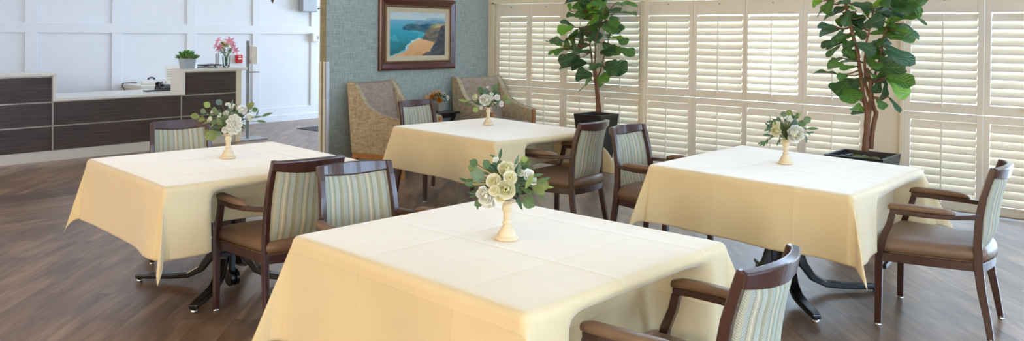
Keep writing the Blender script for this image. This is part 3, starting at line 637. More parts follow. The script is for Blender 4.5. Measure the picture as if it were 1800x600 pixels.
# ---------------------------------------------------------------- dining chairs
def make_chair():
    t = thing('dining_chair', (0, 0, 0), 'x', 'chair', 'striped dining armchairs')
    U = .27
    for s in (1, -1):
        b = MB(); p = [(0, 0, .012), (0, 0, .30), (-.002, 0, .40), (-.022, 0, .48), (-.052, 0, .55), (-.068, 0, .612)]
        b.rsweep([(x+U, s*.288+y, z) for x, y, z in p], (0, 1, 0), .032, [.036, .040, .042, .036, .033, .034])
        o = b.build('leg', 'stained_wood', t, bevel=.005)
        b = MB(); b.lathe([(.008, .0), (.017, .001), (.018, .006), (.01, .009), (.016, .013), (.016, .02)], 14, (U, s*.288, 0)); b.build('glide', 'chrome', o, smooth=True)
        b = MB(); pr = [(-.548, .226, .012), (-.528, .220, .12), (-.50, .215, .25), (-.483, .211, .37), (-.477, .206, .50), (-.482, .201, .62), (-.50, .196, .73), (-.522, .192, .81), (-.545, .188, .882)]
        b.rsweep([(x+U, s*y, z) for x, y, z in pr], (0, 1, 0), .030, [.032, .036, .042, .046, .042, .040, .038, .036, .034])
        o = b.build('leg', 'stained_wood', t, bevel=.005)
        b = MB(); b.lathe([(.008, .0), (.017, .001), (.018, .006), (.01, .009), (.016, .013), (.016, .02)], 14, (-.548+U, s*.226, 0)); b.build('glide', 'chrome', o, smooth=True)
        b = MB(); pa = [(-.054, .290, .622), (-.12, .298, .625), (-.24, .296, .622), (-.36, .272, .622), (-.44, .236, .626), (-.485, .203, .63)]
        b.rsweep([(x+U, s*y, z) for x, y, z in pa], (0, 1, 0), [.034, .036, .036, .034, .032, .030], [.026, .028, .026, .024, .026, .03])
        a = b.build('armrest', 'stained_wood', t, bevel=.005)
        b = MB(); rings = []
        for q, (x, y, w, h) in enumerate([(-.042, .289, .012, .010), (-.05, .290, .042, .026), (-.08, .295, .052, .034), (-.16, .298, .054, .036), (-.26, .293, .052, .034), (-.34, .280, .046, .030), (-.372, .272, .036, .018), (-.378, .270, .012, .008)]):
            rings.append([Vector((x+U, s*y+w/2*math.copysign(abs(math.cos(k))**.7, math.cos(k)), .634+h*(.5+.5*math.copysign(abs(math.sin(k))**.7, math.sin(k))))) for k in [2*PI*j/14 for j in range(14)]])
        b.loft(rings); b.build('arm_pad', 'vinyl', a, smooth=True)
    # seat frame: trapezoid with bowed rails
    def outline(inset=0, n=7):
        pts = []
        fx, rx, fy, ry = .018-inset, -.505+inset, .285-inset, .205-inset
        for i in range(n+1): q = i/n; pts.append((fx+.012*math.sin(PI*q), fy-2*fy*q))
        for i in range(1, n): q = i/n; pts.append((fx+(rx-fx)*q, -(fy+(ry-fy)*q)-.008*math.sin(PI*q)))
        for i in range(n+1): q = i/n; pts.append((rx-.035*math.sin(PI*q), -ry+2*ry*q))
        for i in range(1, n): q = i/n; pts.append((rx+(fx-rx)*q, ry+(fy-ry)*q+.008*math.sin(PI*q)))
        return pts
    b = MB(); O = outline(.0)
    b.loft([[Vector((x+U, y, z)) for x, y in O] for z in (.345, .392)]); b.build('seat_frame', 'stained_wood', t, bevel=.004)
    b = MB(); rings = []
    for ins, z in ((.012, .392), (.0, .402), (-.006, .418), (-.006, .436), (.004, .455), (.03, .470), (.08, .480), (.15, .484)):
        rings.append([Vector((x+U, y, z)) for x, y in outline(ins+.0)])
    b.loft(rings); b.build('seat', 'vinyl', t, smooth=True)
    b = MB(); b.rsweep([(x+U, y, .3975) for x, y in outline(-.004)[0:29]], (0, 0, 1), .005, .006); b.build('seat_piping', 'piping_brown', t)
    b = MB(); b.box(U-.035, U-.015, -.272, .272, .30, .325); b.build('stretcher', 'black_metal', t, bevel=.003)
    # curved top rail
    def back(v, z):  # x of the back plane: lean and bow
        lean = np.interp(z, [.40, .50, .62, .73, .81, .90], [-.478, -.477, -.482, -.50, -.522, -.549])
        return float(lean)-.058*(1-(v/.22)**2)*S((z-.38)/.2)
    b = MB(); b.rsweep([(back(v, .862)+U+.001, v, .852+.008*(v/.21)**2) for v in [-.2+.4*k/16 for k in range(17)]], (-.22, 0, 1), [.048+.022*math.sin(PI*k/16) for k in range(17)], .034); b.build('top_rail', 'stained_wood', t, bevel=.006)
    b = MB(); b.rsweep([(back(v, .45)+U, v, .435) for v in [-.195+.390*k/12 for k in range(13)]], (0, 0, 1), .03, .022); b.build('lower_rail', 'stained_wood', t, bevel=.004)
    b = MB(); nu, nv = 14, 12; Wb = .186; Z0, Z1 = .448, .838
    def zt(u): return Z1+.004-.018*math.sin(PI*u)
    def wb(z): return .196-.017*(z-.448)/.39
    def fr(u, v):
        z = Z0+(zt(u)-Z0)*v; y = wb(z)*(2*u-1); e = .016*min(1, 9*min(u, 1-u, v, 1-v))**.5; return Vector((back(y, z)+U+.001+e, y, z))
    def bk(u, v):
        z = Z0+(zt(u)-Z0)*v; y = wb(z)*(1-2*u); e = .014*min(1, 9*min(u, 1-u, v, 1-v))**.5; return Vector((back(y, z)+U-.001-e, y, z))
    b.grid(fr, nu, nv); b.grid(bk, nu, nv); b.build('backrest', 'striped_fabric', t, smooth=True)
    def sc(o):
        for c_ in kids(o):
            for v in c_.data.vertices: v.co.x *= .955
            sc(c_)
    sc(t); return t
chair0 = make_chair(); used = [0]
def place_chair(mid, deg, label):
    a = math.radians(deg); fw = Vector((math.cos(a), math.sin(a)))
    o = chair0 if not used[0] else copy_tree(chair0); used[0] = 1
    o.location = (mid[0]+fw.x*.253, mid[1]+fw.y*.253, 0); o.rotation_euler = (0, 0, a); o['label'] = label; return o
CH = dict(A=((-5.824, 3.057), -15), B=((-3.695, 2.648), 171), C=((-3.36, 2.70), -12), D=((-6.06, 5.61), -5), E=((-3.70, 5.25), 184), F=((-3.33, 5.18), -3), G=((-.945, 5.03), 185), H=((-1.06, 2.414), 181.8))
LB = dict(A='striped dining armchair between the reception desk and the left table', B='striped dining armchair seen from behind, tucked at the right side of the left table',
          C='striped dining armchair with bluish sheen on the left side of the front table', D='striped dining armchair in front of the pair of taupe armchairs',
          E='striped dining armchair at the right side of the middle rear table', F='striped dining armchair at the left side of the right-hand table, arms toward it',
          G='dining armchair at the far right with full brown seat and all legs showing', H='nearest dining armchair at the bottom edge, its curved top rail shining')
for k in 'ABCDEFGH': place_chair(CH[k][0], CH[k][1], LB[k])

# ---------------------------------------------------------------- tables and cloths
# teardrop fold that a corner of cloth makes: heading turns -270 degrees
def teardrop():
    lo, hi = .2, 1.0; N = 400
    f = lambda p: sum(math.cos(math.radians(135)*((i+.5)/N)**p) for i in range(N))
    for _ in range(40):
        mid = (lo+hi)/2
        if f(mid) > 0: hi = mid
        else: lo = mid
    p = (lo+hi)/2; pts = [(0., 0.)]; x = y = 0; M = 600; ds = PI/2/M
    for i in range(M):
        q = 2*(i+.5)/M-1; w = math.copysign(abs(q)**p, q); h = math.radians(-45+135*(-w)); x += math.cos(h)*ds; y += math.sin(h)*ds; pts.append((x, y))
    return pts
TD = teardrop()
def gdir(th): k = min(600, max(0, th/(PI/2)*600)); i = int(min(599, k)); f = k-i; return (TD[i][0]*(1-f)+TD[i+1][0]*f, TD[i][1]*(1-f)+TD[i+1][1]*f)
def cloth(corners, z0, over, pushes, seed, fold, label):
    P = [Vector((x, y)) for x, y in corners]; c = sum(P, Vector((0, 0)))/4
    ex = ((P[1]-P[0])+(P[2]-P[3])).normalized(); ey = ((P[3]-P[0])+(P[2]-P[1])).normalized()
    hx = ((P[1]-P[0]).length+(P[2]-P[3]).length)/4; hy = ((P[3]-P[0]).length+(P[2]-P[1]).length)/4
    rn = random.Random(seed); n = 150; r = .03; w = [(rn.uniform(3, 7), rn.uniform(0, 6), rn.uniform(.4, 1)) for _ in range(4)]
    wt = [(rn.uniform(-5, 5), rn.uniform(-5, 5), rn.uniform(0, 6)) for _ in range(6)]
    # denser sampling near the edges
    def axis(h):
        a = [-h-over+(over)*i/34 for i in range(34)]+[-h+(2*h)*i/56 for i in range(56)]+[h+over*i/34 for i in range(35)]
        return a
    U, V = axis(hx-r), axis(hy-r)
    vs, uvs = [], []
    for v in V:
        for u in U:
            iu = max(-hx+r, min(hx-r, u)); iv = max(-hy+r, min(hy-r, v))
            a, b_ = (iu/hx+1)/2, (iv/hy+1)/2
            p = (P[0]*(1-a)+P[1]*a)*(1-b_)+(P[3]*(1-a)+P[2]*a)*b_
            du, dv = abs(u)-(hx-r), abs(v)-(hy-r); su, sv = (1 if u > 0 else -1), (1 if v > 0 else -1)
            z = .0012*sum(math.sin(k1*u+k2*v+k3) for k1, k2, k3 in wt)*(1 if du < 0 and dv < 0 else .3)
            off = Vector((0, 0))
            if du > 0 or dv > 0:
                du, dv = max(du, 0), max(dv, 0); rho = math.hypot(du, dv); th = math.atan2(dv, du)
                s1 = min(rho, r*PI/2); hor = r*math.sin(s1/r); drop = r*(1-math.cos(s1/r)); rest = max(0, rho-s1)
                k, lean, rot = fold.get((su, sv), (.6, .05, 0))
                g = gdir(th); bump = math.sin(2*th)
                cs, sn = math.cos(rot*bump), math.sin(rot*bump); gx, gy = g[0]*cs-g[1]*sn, g[0]*sn+g[1]*cs
                fl = .05+lean*bump
                # waves down each side, fading to nothing at the corners
                along = v if du > dv else u; wl = sum(am*math.sin(fq*along*2+ph+(1 if du > dv else 0)*1.7*su*sv) for fq, ph, am in w)*.016*min(1, rest/.3)*(1-min(1, bump*3))*1.0
                ox_ = hor*math.cos(th)+rest*(gx*k+fl*math.cos(th))+wl*math.cos(th)
                oy_ = hor*math.sin(th)+rest*(gy*k+fl*math.sin(th))+wl*math.sin(th)
                gl = min(.9, math.hypot(gx*k+fl*math.cos(th), gy*k+fl*math.sin(th)))
                z += -drop-rest*math.sqrt(1-gl*gl)*(1-.10*bump*bump)
                off = ex*(ox_*su)+ey*(oy_*sv)
            q = p+off; Z = z0+z
            for (cx, cy, deg, front, lift) in pushes:
                a_ = math.radians(deg); f_ = Vector((math.cos(a_), math.sin(a_))); d = q-Vector((cx, cy)); fu = d.dot(f_); lt = abs(d.dot(Vector((-f_.y, f_.x))))
                t_ = S((.43-lt)/.12)*S((z0-.03-Z)/.09)
                if fu < front+.04: q = q+f_*(max(0, front-fu)*t_); Z = z0-(z0-Z)*(1-lift*t_*S((front+.04-fu)/.08))
            vs.append((q.x-c.x, q.y-c.y, Z-z0)); uvs.append((u+.17, v+.11))
    W = len(U); fs = [(j*W+i, j*W+i+1, (j+1)*W+i+1, (j+1)*W+i) for j in range(len(V)-1) for i in range(W-1)]
    b = MB(); b.add(vs, fs, uvs); o = b.build('tablecloth', 'table_linen', smooth=True, solid=.0025, loc=(c.x, c.y, z0))
    return tag(o, label, 'tablecloth', 'cream tablecloths')
def table(center, deg, sx, sy, label, caster=False, fr=0, fs=1):
    t = thing('pedestal_table', (center[0], center[1], 0), label, 'table', 'square pedestal tables', math.radians(deg))
    b = MB(); b.box(-sx/2, sx/2, -sy/2, sy/2, .722, .752); b.build('tabletop', 'stained_wood', t, bevel=.004)
    b = MB()
    for a in (PI/4, 3*PI/4, 5*PI/4, 7*PI/4): b.box(.0, .085, -.042, .042, .2, .70, Matrix.Rotation(a, 4, 'Z'))
    b.lathe([(.055, .18), (.062, .2), (.062, .68), (.13, .69), (.2, .70), (.2, .722)], 24); b.build('column', 'black_metal', t, bevel=.003)
    for k in range(4):
        a = PI/4+k*PI/2+fr; d = Vector((math.cos(a), math.sin(a), 0)); sd = Vector((-math.sin(a), math.cos(a), 0))
        pth = [(.045, .58), (.055, .42), (.075, .28), (.11, .17), (.17, .09), (.25, .05), (.35, .04), (.50, .037), (.575, .035)]
        b = MB(); b.rsweep([d*(x*fs)+Vector((0, 0, z)) for x, z in pth], sd, [.06]*7+[.056, .05], [.04, .045, .05, .052, .046, .036, .032, .03, .028])
        o = b.build('foot', 'black_metal', t, bevel=.008)
        b = MB(); b.lathe([(.018, 0), (.02, .008), (.012, .022)], 12, (d.x*.555*fs, d.y*.555*fs, 0)); b.build('glide', 'chrome', o, smooth=True)
    if caster:
        b = MB(); M = Matrix.Translation((.08, -.02, .055)) @ Matrix.Rotation(PI/2, 4, 'X')
        bb = MB(); bb.lathe([(.01, -.03), (.045, -.03), (.05, -.025), (.05, -.008), (.035, -.004), (.035, .004), (.05, .008), (.05, .025), (.045, .03), (.01, .03)], 20); bb.v = [tuple(M @ Vector(v)) for v in bb.v]
        bb.box(.06, .10, -.035, -.01, .09, .2); bb.build('caster', 'black_metal', t, smooth=False)
    return t
Q1 = [(-2.752, 1.892), (-1.482, 1.79), (-1.445, 2.96), (-2.70, 3.0)]
Q2 = [(-5.285, 2.17), (-4.03, 2.03), (-3.965, 3.30), (-5.215, 3.44)]
Q3 = [(-5.35, 4.67), (-4.04, 4.52), (-3.90, 5.62), (-5.26, 5.82)]
Q4 = [(-2.69, 4.385), (-1.41, 4.225), (-1.395, 5.43), (-2.69, 5.66)]
TZ = .762
def pushd(*ks): return [(CH[k][0][0], CH[k][0][1], CH[k][1], .556 if k == 'G' else .562, .22 if k in 'BEH' else 0) for k in ks]
table((-2.09, 2.41), -3, 1.16, 1.08, 'pedestal table under the nearest cream tablecloth')
table((-4.66, 2.77), -5, 1.18, 1.18, 'black pedestal table under the left cream tablecloth', True)
table((-4.63, 5.15), -6, 1.22, 1.06, 'pedestal table under the middle rear cream tablecloth', False, .27, .9)
table((-2.05, 4.93), -5, 1.2, 1.14, 'black pedestal table under the right-hand cream tablecloth')
cloth(Q1, TZ, .42, pushd('C', 'H'), 1, {(1, -1): (.4, .02, -.3), (-1, -1): (.35, .06, 0), (1, 1): (.4, .06, 0)}, 'large cream tablecloth in the foreground with creases across its top')
cloth(Q2, TZ, .38, pushd('A', 'B'), 2, {(1, -1): (.34, -.05, -.15), (-1, -1): (.26, .07, 0)}, 'cream tablecloth on the left table, nearest the reception desk')
cloth(Q3, TZ, .36, pushd('D', 'E'), 3, {(1, -1): (.3, .0, 0), (-1, -1): (.3, .03, 0)}, 'cream tablecloth on the middle rear table by the taupe armchairs')
cloth(Q4, TZ, .36, pushd('F', 'G'), 4, {(1, -1): (.36, -.02, -.25), (-1, -1): (.32, .05, 0), (1, 1): (.5, .1, 0)}, 'cream tablecloth on the right-hand table beside the big fig')

# ---------------------------------------------------------------- flower centrepieces
GT = dict(e=G(126, 146, 112), o=G(142, 152, 92), d=G(72, 106, 76), b=G(108, 138, 132), l=G(164, 182, 104), m=G(98, 128, 84))
def centre(px, base, top, ppm, roses, rounds, lances, label, seed, petal='petal_cream', mat2='petal_white'):
    """positions are metres right/up from the top of the turned stand, petals and leaves spread in depth"""
    rn = random.Random(seed); t = thing('flower_centrepiece', (px[0], px[1], TZ+.004), label, 'flowers', 'flower centrepieces', 0)
    h = .15
    b = MB(); b.lathe([(.043, 0), (.045, .004), (.045, .009), (.040, .013), (.036, .016), (.035, .024), (.030, .036), (.022, .047), (.015, .054), (.013, .058), (.020, .062), (.020, .066), (.015, .070), (.013, .076), (.016, .080), (.013, .085), (.016, .090), (.013, .095), (.016, .100), (.014, .105), (.019, .110), (.021, .118), (.020, .126), (.015, .133), (.018, .138), (.030, .142), (.033, .146), (.032, h), (.01, h)], 28)
    b.build('stand', 'stand_wood', t, smooth=True)
    cen = Vector((0, 0, h+.07))
    for i, (x, z, R, d, wh) in enumerate(roses):
        p = loc2(x, z, d)+Vector((0, 0, h)); nn = (p-cen)*1.2+TO*.10+Vector((0, 0, .03))
        b = MB(); rose(b, p, nn, R, rn, 5 if R > .025 else 3); b.build('rose', petal if not wh else mat2, t, smooth=True)
    # the far side of the bouquet
    for i in range(3):
        a = rn.uniform(-1.2, 1.2); p = cen+loc2(.07*math.sin(a), rn.uniform(-.02, .05), -.07*math.cos(a)); b = MB(); rose(b, p, p-cen, .03, rn, 4); b.build('rose', petal, t, smooth=True)
    b = MB(); s = MB()
    def stem(p): s.tube([Vector((0, 0, h-.005)), cen*.6+p*.4+Vector((0, 0, -.0)), p], .0018, 5)
    for x, z, R, d, k in rounds:
        p = loc2(x, z, d)+Vector((0, 0, h)); D = (p-cen); D.z *= .8; D.normalize(); D = (D+Vector((rn.uniform(-.3, .3), rn.uniform(-.3, .3), rn.uniform(-.2, .4)))).normalized()
        leaf(b, p-D*R, p+D*R, R*1.75, TO+Vector((rn.uniform(-.5, .5), rn.uniform(-.5, .5), rn.uniform(0, .7))), 'round', GT[k], 4, 6, rnd=rn); stem(p-D*R)
    for x, z, L, ang, d, k in lances:
        D = loc2(math.cos(ang), math.sin(ang), rn.uniform(-.2, .3)).normalized(); p = loc2(x, z, d)+Vector((0, 0, h))
        leaf(b, p, p+D*L, L*.30, TO+Vector((0, 0, .5)), 'lance', GT[k], 4, 6, rnd=rn); stem(p)
    for i in range(120):
        a = rn.uniform(0, 2*PI); el = rn.uniform(-.5, .9); D = Vector((math.cos(a)*math.cos(el), math.sin(a)*math.cos(el), math.sin(el)))
        if D.dot(TO) > .25: continue
        p = cen+D*rn.uniform(.035, .075); L = rn.uniform(.035, .06)
        kd = rn.choice(['round', 'lance', 'lance']); leaf(b, p, p+D*L, L*(.8 if kd == 'round' else .3), Vector((rn.uniform(-1, 1), rn.uniform(-1, 1), 1)), kd, GT[rn.choice('edbmm')], 3, 5, rnd=rn); stem(p)
    b.build('foliage', 'soft_leaf', t, smooth=True); s.build('stems', 'stem_green', t, smooth=True)
    return t
def conv(lst, o, sc, kind):
    out = []; rr = random.Random(len(lst)*7+int(sc))
    for q in lst:
        x, z = (q[0]-o[0])/sc, (o[1]-q[1])/sc
        if kind == 'r': out.append((x, z, q[2]/sc*.9, q[3] if len(q) > 3 else .06, q[4] if len(q) > 4 else 0))
        if kind == 'o': out.append((x, z, q[2]/sc, q[4] if len(q) > 4 else rr.uniform(.0, .08), q[3]))
        if kind == 'l':   # tip position given, with its length and angle in degrees
            L = q[2]/sc; a = math.radians(q[3]); out.append((x-L*math.cos(a), z-L*math.sin(a), L, a, rr.uniform(0, .07), q[4]))
    return out
o1, s1 = (358, 315), 1380
centre((-2.085, 2.403), 0, 0, 0, conv([(350,135,40),(372,175,34,.09),(350,235,46,.10),(285,200,38,.07),(240,275,46,.08,1),(262,318,34,.07,1),(292,242,27,.1),(470,170,30,.05,1),(295,95,16,.04,1),(492,202,22,.05,1),(322,285,24,.09),(428,160,20,.05,1)], o1, s1, 'r'),
  conv([(205,172,42,'e',.07),(180,145,30,'o',.04),(248,118,27,'m',.05),(183,112,24,'m'),(528,228,52,'o',.05),(468,305,36,'m',.08),(210,318,24,'m',.06),(535,272,20,'l'),(445,92,18,'l'),(160,215,22,'e')], o1, s1, 'o'),
  conv([(103,195,60,155,'d'),(130,232,60,170,'m'),(150,270,60,185,'d'),(156,292,70,195,'d'),(580,178,70,25,'m'),(600,238,60,5,'l'),(545,162,70,15,'m'),(325,42,60,80,'d'),(262,74,50,150,'m'),(458,82,50,40,'l'),(437,350,75,-65,'d'),(400,292,60,-60,'d'),(425,105,80,80,'e'),(388,180,80,110,'d'),(255,325,70,-120,'d'),(345,290,60,200,'d'),(440,270,90,-20,'d'),(495,160,90,60,'l'),(203,365,50,-90,'d'),(128,208,60,190,'m'),(560,300,50,-30,'m'),(500,330,60,-40,'m')], o1, s1, 'l'),
  'cream rose and eucalyptus centrepiece on the foreground tablecloth', 11)
o4, s4 = (365, 345), 1450
centre((-2.07, 4.981), 0, 0, 0, conv([(430,290,78,.06,1),(252,262,42,.05),(258,212,34,.04),(375,152,30,.04,1),(270,130,16,.03,1)], o4, s4, 'r'),
  conv([(535,165,38,'e'),(500,200,36,'m'),(460,138,30,'m'),(370,100,32,'o'),(310,112,32,'e'),(300,308,32,'e',.09),(350,290,25,'m',.09),(275,240,20,'e',.09),(430,190,28,'b'),(185,245,22,'m')], o4, s4, 'o'),
  conv([(648,240,100,5,'m'),(597,266,70,15,'b'),(582,308,60,-40,'e'),(530,372,70,-80,'b'),(140,298,80,175,'d'),(168,195,70,140,'d'),(85,378,70,200,'m'),(112,398,60,215,'m'),(140,405,60,250,'m'),(180,395,60,260,'m'),(265,398,60,-110,'m'),(292,374,50,-80,'d'),(470,88,60,60,'l'),(240,160,60,110,'m')], o4, s4, 'l'),
  'centrepiece with one large white rose on the right-hand table', 12)
o2, s2 = (345, 345), 1446
hyd = [(440+52*math.cos(a)*q, 245+70*math.sin(a)*q, 24, .09, 1) for q, n in ((.3, 4), (.95, 9)) for a in [2*PI*k/n for k in range(n)]]+[(350,300,26,.08,1),(400,315,24,.08,1)]
centre((-4.675, 2.766), 0, 0, 0, conv(hyd+[(490,120,40,.04,1),(555,190,36,.04,1),(390,92,28,.03,1),(350,75,20,.03,1),(200,212,28,.05,1),(215,140,22,.03,1),(290,172,20,.05,1)], o2, s2, 'r'),
  conv([(80,185,38,'o'),(112,218,34,'o'),(185,82,32,'l'),(125,145,28,'e'),(265,135,44,'e',.06),(350,200,50,'e',.07),(310,228,38,'o',.09),(258,232,30,'e',.08),(225,350,56,'o',.06),(185,325,34,'o',.05),(300,332,32,'e',.08),(540,95,36,'o'),(575,80,30,'o'),(580,130,26,'m'),(265,65,32,'b')], o2, s2, 'o'),
  conv([(742,152,100,20,'m'),(688,236,90,-5,'m'),(628,122,60,70,'b'),(660,180,70,10,'m'),(412,28,70,80,'b'),(450,70,60,50,'m'),(150,250,60,200,'o'),(180,290,60,220,'l'),(520,330,60,-70,'b'),(180,160,60,140,'m')], o2, s2, 'l'),
  'white hydrangea and silver dollar leaf centrepiece on the left table', 13)
o3, s3 = (450, 340), 1425
centre((-4.81, 5.285), 0, 0, 0, conv([(410,240,68,.06,1),(290,212,40,.05),(560,212,36,.05,1),(612,290,34,.05,1),(440,90,18,.03,1),(490,172,24,.04,1),(362,335,26,.06,1),(495,220,28,.05,1)], o3, s3, 'r'),
  conv([(350,130,42,'m'),(530,92,45,'m'),(300,360,38,'l',.08),(690,265,46,'e'),(650,212,36,'o'),(420,130,30,'b'),(530,150,30,'d')], o3, s3, 'o'),
  conv([(82,245,110,165,'l'),(160,312,80,190,'m'),(130,262,90,180,'l'),(560,385,80,-80,'b'),(540,330,60,-60,'d'),(300,280,80,160,'d'),(590,240,80,20,'d'),(280,255,60,120,'d'),(230,320,60,190,'e')], o3, s3, 'l'),
  'small white flower centrepiece on the middle rear table', 14)
WORLD, PR, PC, PE, PL, PW, PT, EXPO = 11, 32, 75, 360, 17, 87, .5, 0.12
# ---------------------------------------------------------------- taupe armchairs
def make_armchair():
    t = thing('armchair', (0, 0, 0), 'x', 'armchair', 'taupe upholstered armchairs')
    fx = .33
    side = [(-.35, .235), (-.40, .80), (-.415, .97), (-.40, .995), (-.345, 1.0), (-.305, .98), (-.265, .93), (-.225, .86), (-.17, .785), (-.10, .725), (0, .68), (.12, .65), (.25, .628), (fx, .615), (fx, .235)]
    for s in (1, -1):
        b = MB(); yo, yi = s*.37, s*.30
        rings = [[Vector((x, y, z)) for x, z in side] for y in ((yo, yi) if s > 0 else (yi, yo))]
        b.loft(rings); o = b.build('side_panel', 'taupe_upholstery', t, bevel=.012, seg=3)
        top = [(x, z) for x, z in side[3:14]]
        b = MB(); b.tube([(x, s*.37, z) for x, z in top], .006, 6); b.build('piping', 'taupe_upholstery', o, smooth=True)
        b = MB(); b.box(fx+.002, fx+.022, min(s*.315, s*.365), max(s*.315, s*.365), .235, .612); b.build('arm_post', 'oak', t, bevel=.004)
        for x, xt in ((fx-.03, fx-.015), (-.32, -.36)):
            b = MB(); w0, w1 = .02, .028
            b.loft([[Vector((c+sx*w, s*.335+sy*w, z)) for sx, sy in ((-1, -1), (1, -1), (1, 1), (-1, 1))] for c, w, z in ((xt, w0, 0), (x, w1, .18))]); b.build('leg', 'oak', t, bevel=.004)
    b = MB(); b.box(-.34, fx-.005, -.362, .362, .175, .238); b.build('base_rail', 'oak', t, bevel=.005)
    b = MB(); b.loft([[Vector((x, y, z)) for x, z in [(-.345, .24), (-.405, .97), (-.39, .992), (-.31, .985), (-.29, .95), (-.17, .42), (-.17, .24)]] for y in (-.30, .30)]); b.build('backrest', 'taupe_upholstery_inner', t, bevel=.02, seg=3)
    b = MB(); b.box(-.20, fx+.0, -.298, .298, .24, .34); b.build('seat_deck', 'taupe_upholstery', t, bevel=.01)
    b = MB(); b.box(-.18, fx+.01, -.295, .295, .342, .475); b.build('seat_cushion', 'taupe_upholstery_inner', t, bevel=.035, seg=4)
    return t
ac = make_armchair(); ac.location = (-6.995, 6.2, 0); ac.rotation_euler = (0, 0, math.radians(12)); ac['label'] = 'taupe high-back armchair left of the small black side table'
a2 = copy_tree(ac); a2.location = (-6.94, 7.75, 0); a2.rotation_euler = (0, 0, math.radians(-7)); a2['label'] = 'taupe high-back armchair in the corner beside the shutters'
# side table
t = thing('side_table', (-7.27, 7.06, 0), 'small black side table between the two taupe armchairs', 'table')
b = MB(); b.box(-.18, .18, -.22, .22, .572, .60); b.build('tabletop', 'black_metal', t, bevel=.006)
b = MB(); b.box(-.15, .15, -.19, .19, .53, .571); b.build('apron', 'black_metal', t, bevel=.004)
for s in (1, -1):
    for e in (1, -1):
        b = MB(); b.rsweep([(s*.14, e*.17, 0), (s*.10, e*.10, .14), (s*.05, e*.02, .28), (s*.09, e*.10, .42), (s*.13, e*.17, .53)], (1, 0, 0), .028, .028); b.build('leg', 'black_metal', t, bevel=.005)
pp = at_z(771, 195, .601)
t = thing('flower_pot', (-7.26, 7.09, .601), 'square stone pot of orange, yellow and cream roses on the black side table', 'flowers')
b = MB(); b.loft([[Vector((sx*w, sy*w, z)) for sx, sy in ((-1, -1), (1, -1), (1, 1), (-1, 1))] for w, z in ((.04, 0), (.045, .1), (.04, .1), (.038, .085))]); b.build('pot', 'pot_stone', t, bevel=.004)
rn = random.Random(21)
for x, y, r, mt in ((215,215,40,'petal_orange'),(320,275,36,'petal_orange'),(290,195,46,'petal_yellow'),(250,155,34,'petal_peach'),(305,150,30,'petal_peach'),(118,250,46,'petal_peach'),(150,235,30,'petal_yellow'),(385,180,28,'petal_white'),(440,228,26,'petal_white'),(180,180,20,'petal_peach'),(435,268,12,'petal_white')):
    b = MB(); p = loc2((x-310)/1160, .1+(310-y)/1160, .03); rose(b, p, p-Vector((0, 0, .12))+TO*.06, r/1160, rn, 4); b.build('rose', mt, t, smooth=True)
b = MB()
for _ in range(120):
    a = rn.uniform(0, 6.3); el = rn.uniform(-.2, 1); D = Vector((math.cos(a)*math.cos(el), math.sin(a)*math.cos(el), math.sin(el))); p = loc2(.01, .14)+Vector((D.x*.07, D.y*.07, D.z*.07))
    leaf(b, p, p+D*rn.uniform(.03, .06), .016, (rn.uniform(-1, 1), rn.uniform(-1, 1), 1), 'lance', GT[rn.choice('ddmm')], 2, 4, rnd=rn)
b.build('foliage', 'soft_leaf', t, smooth=True)

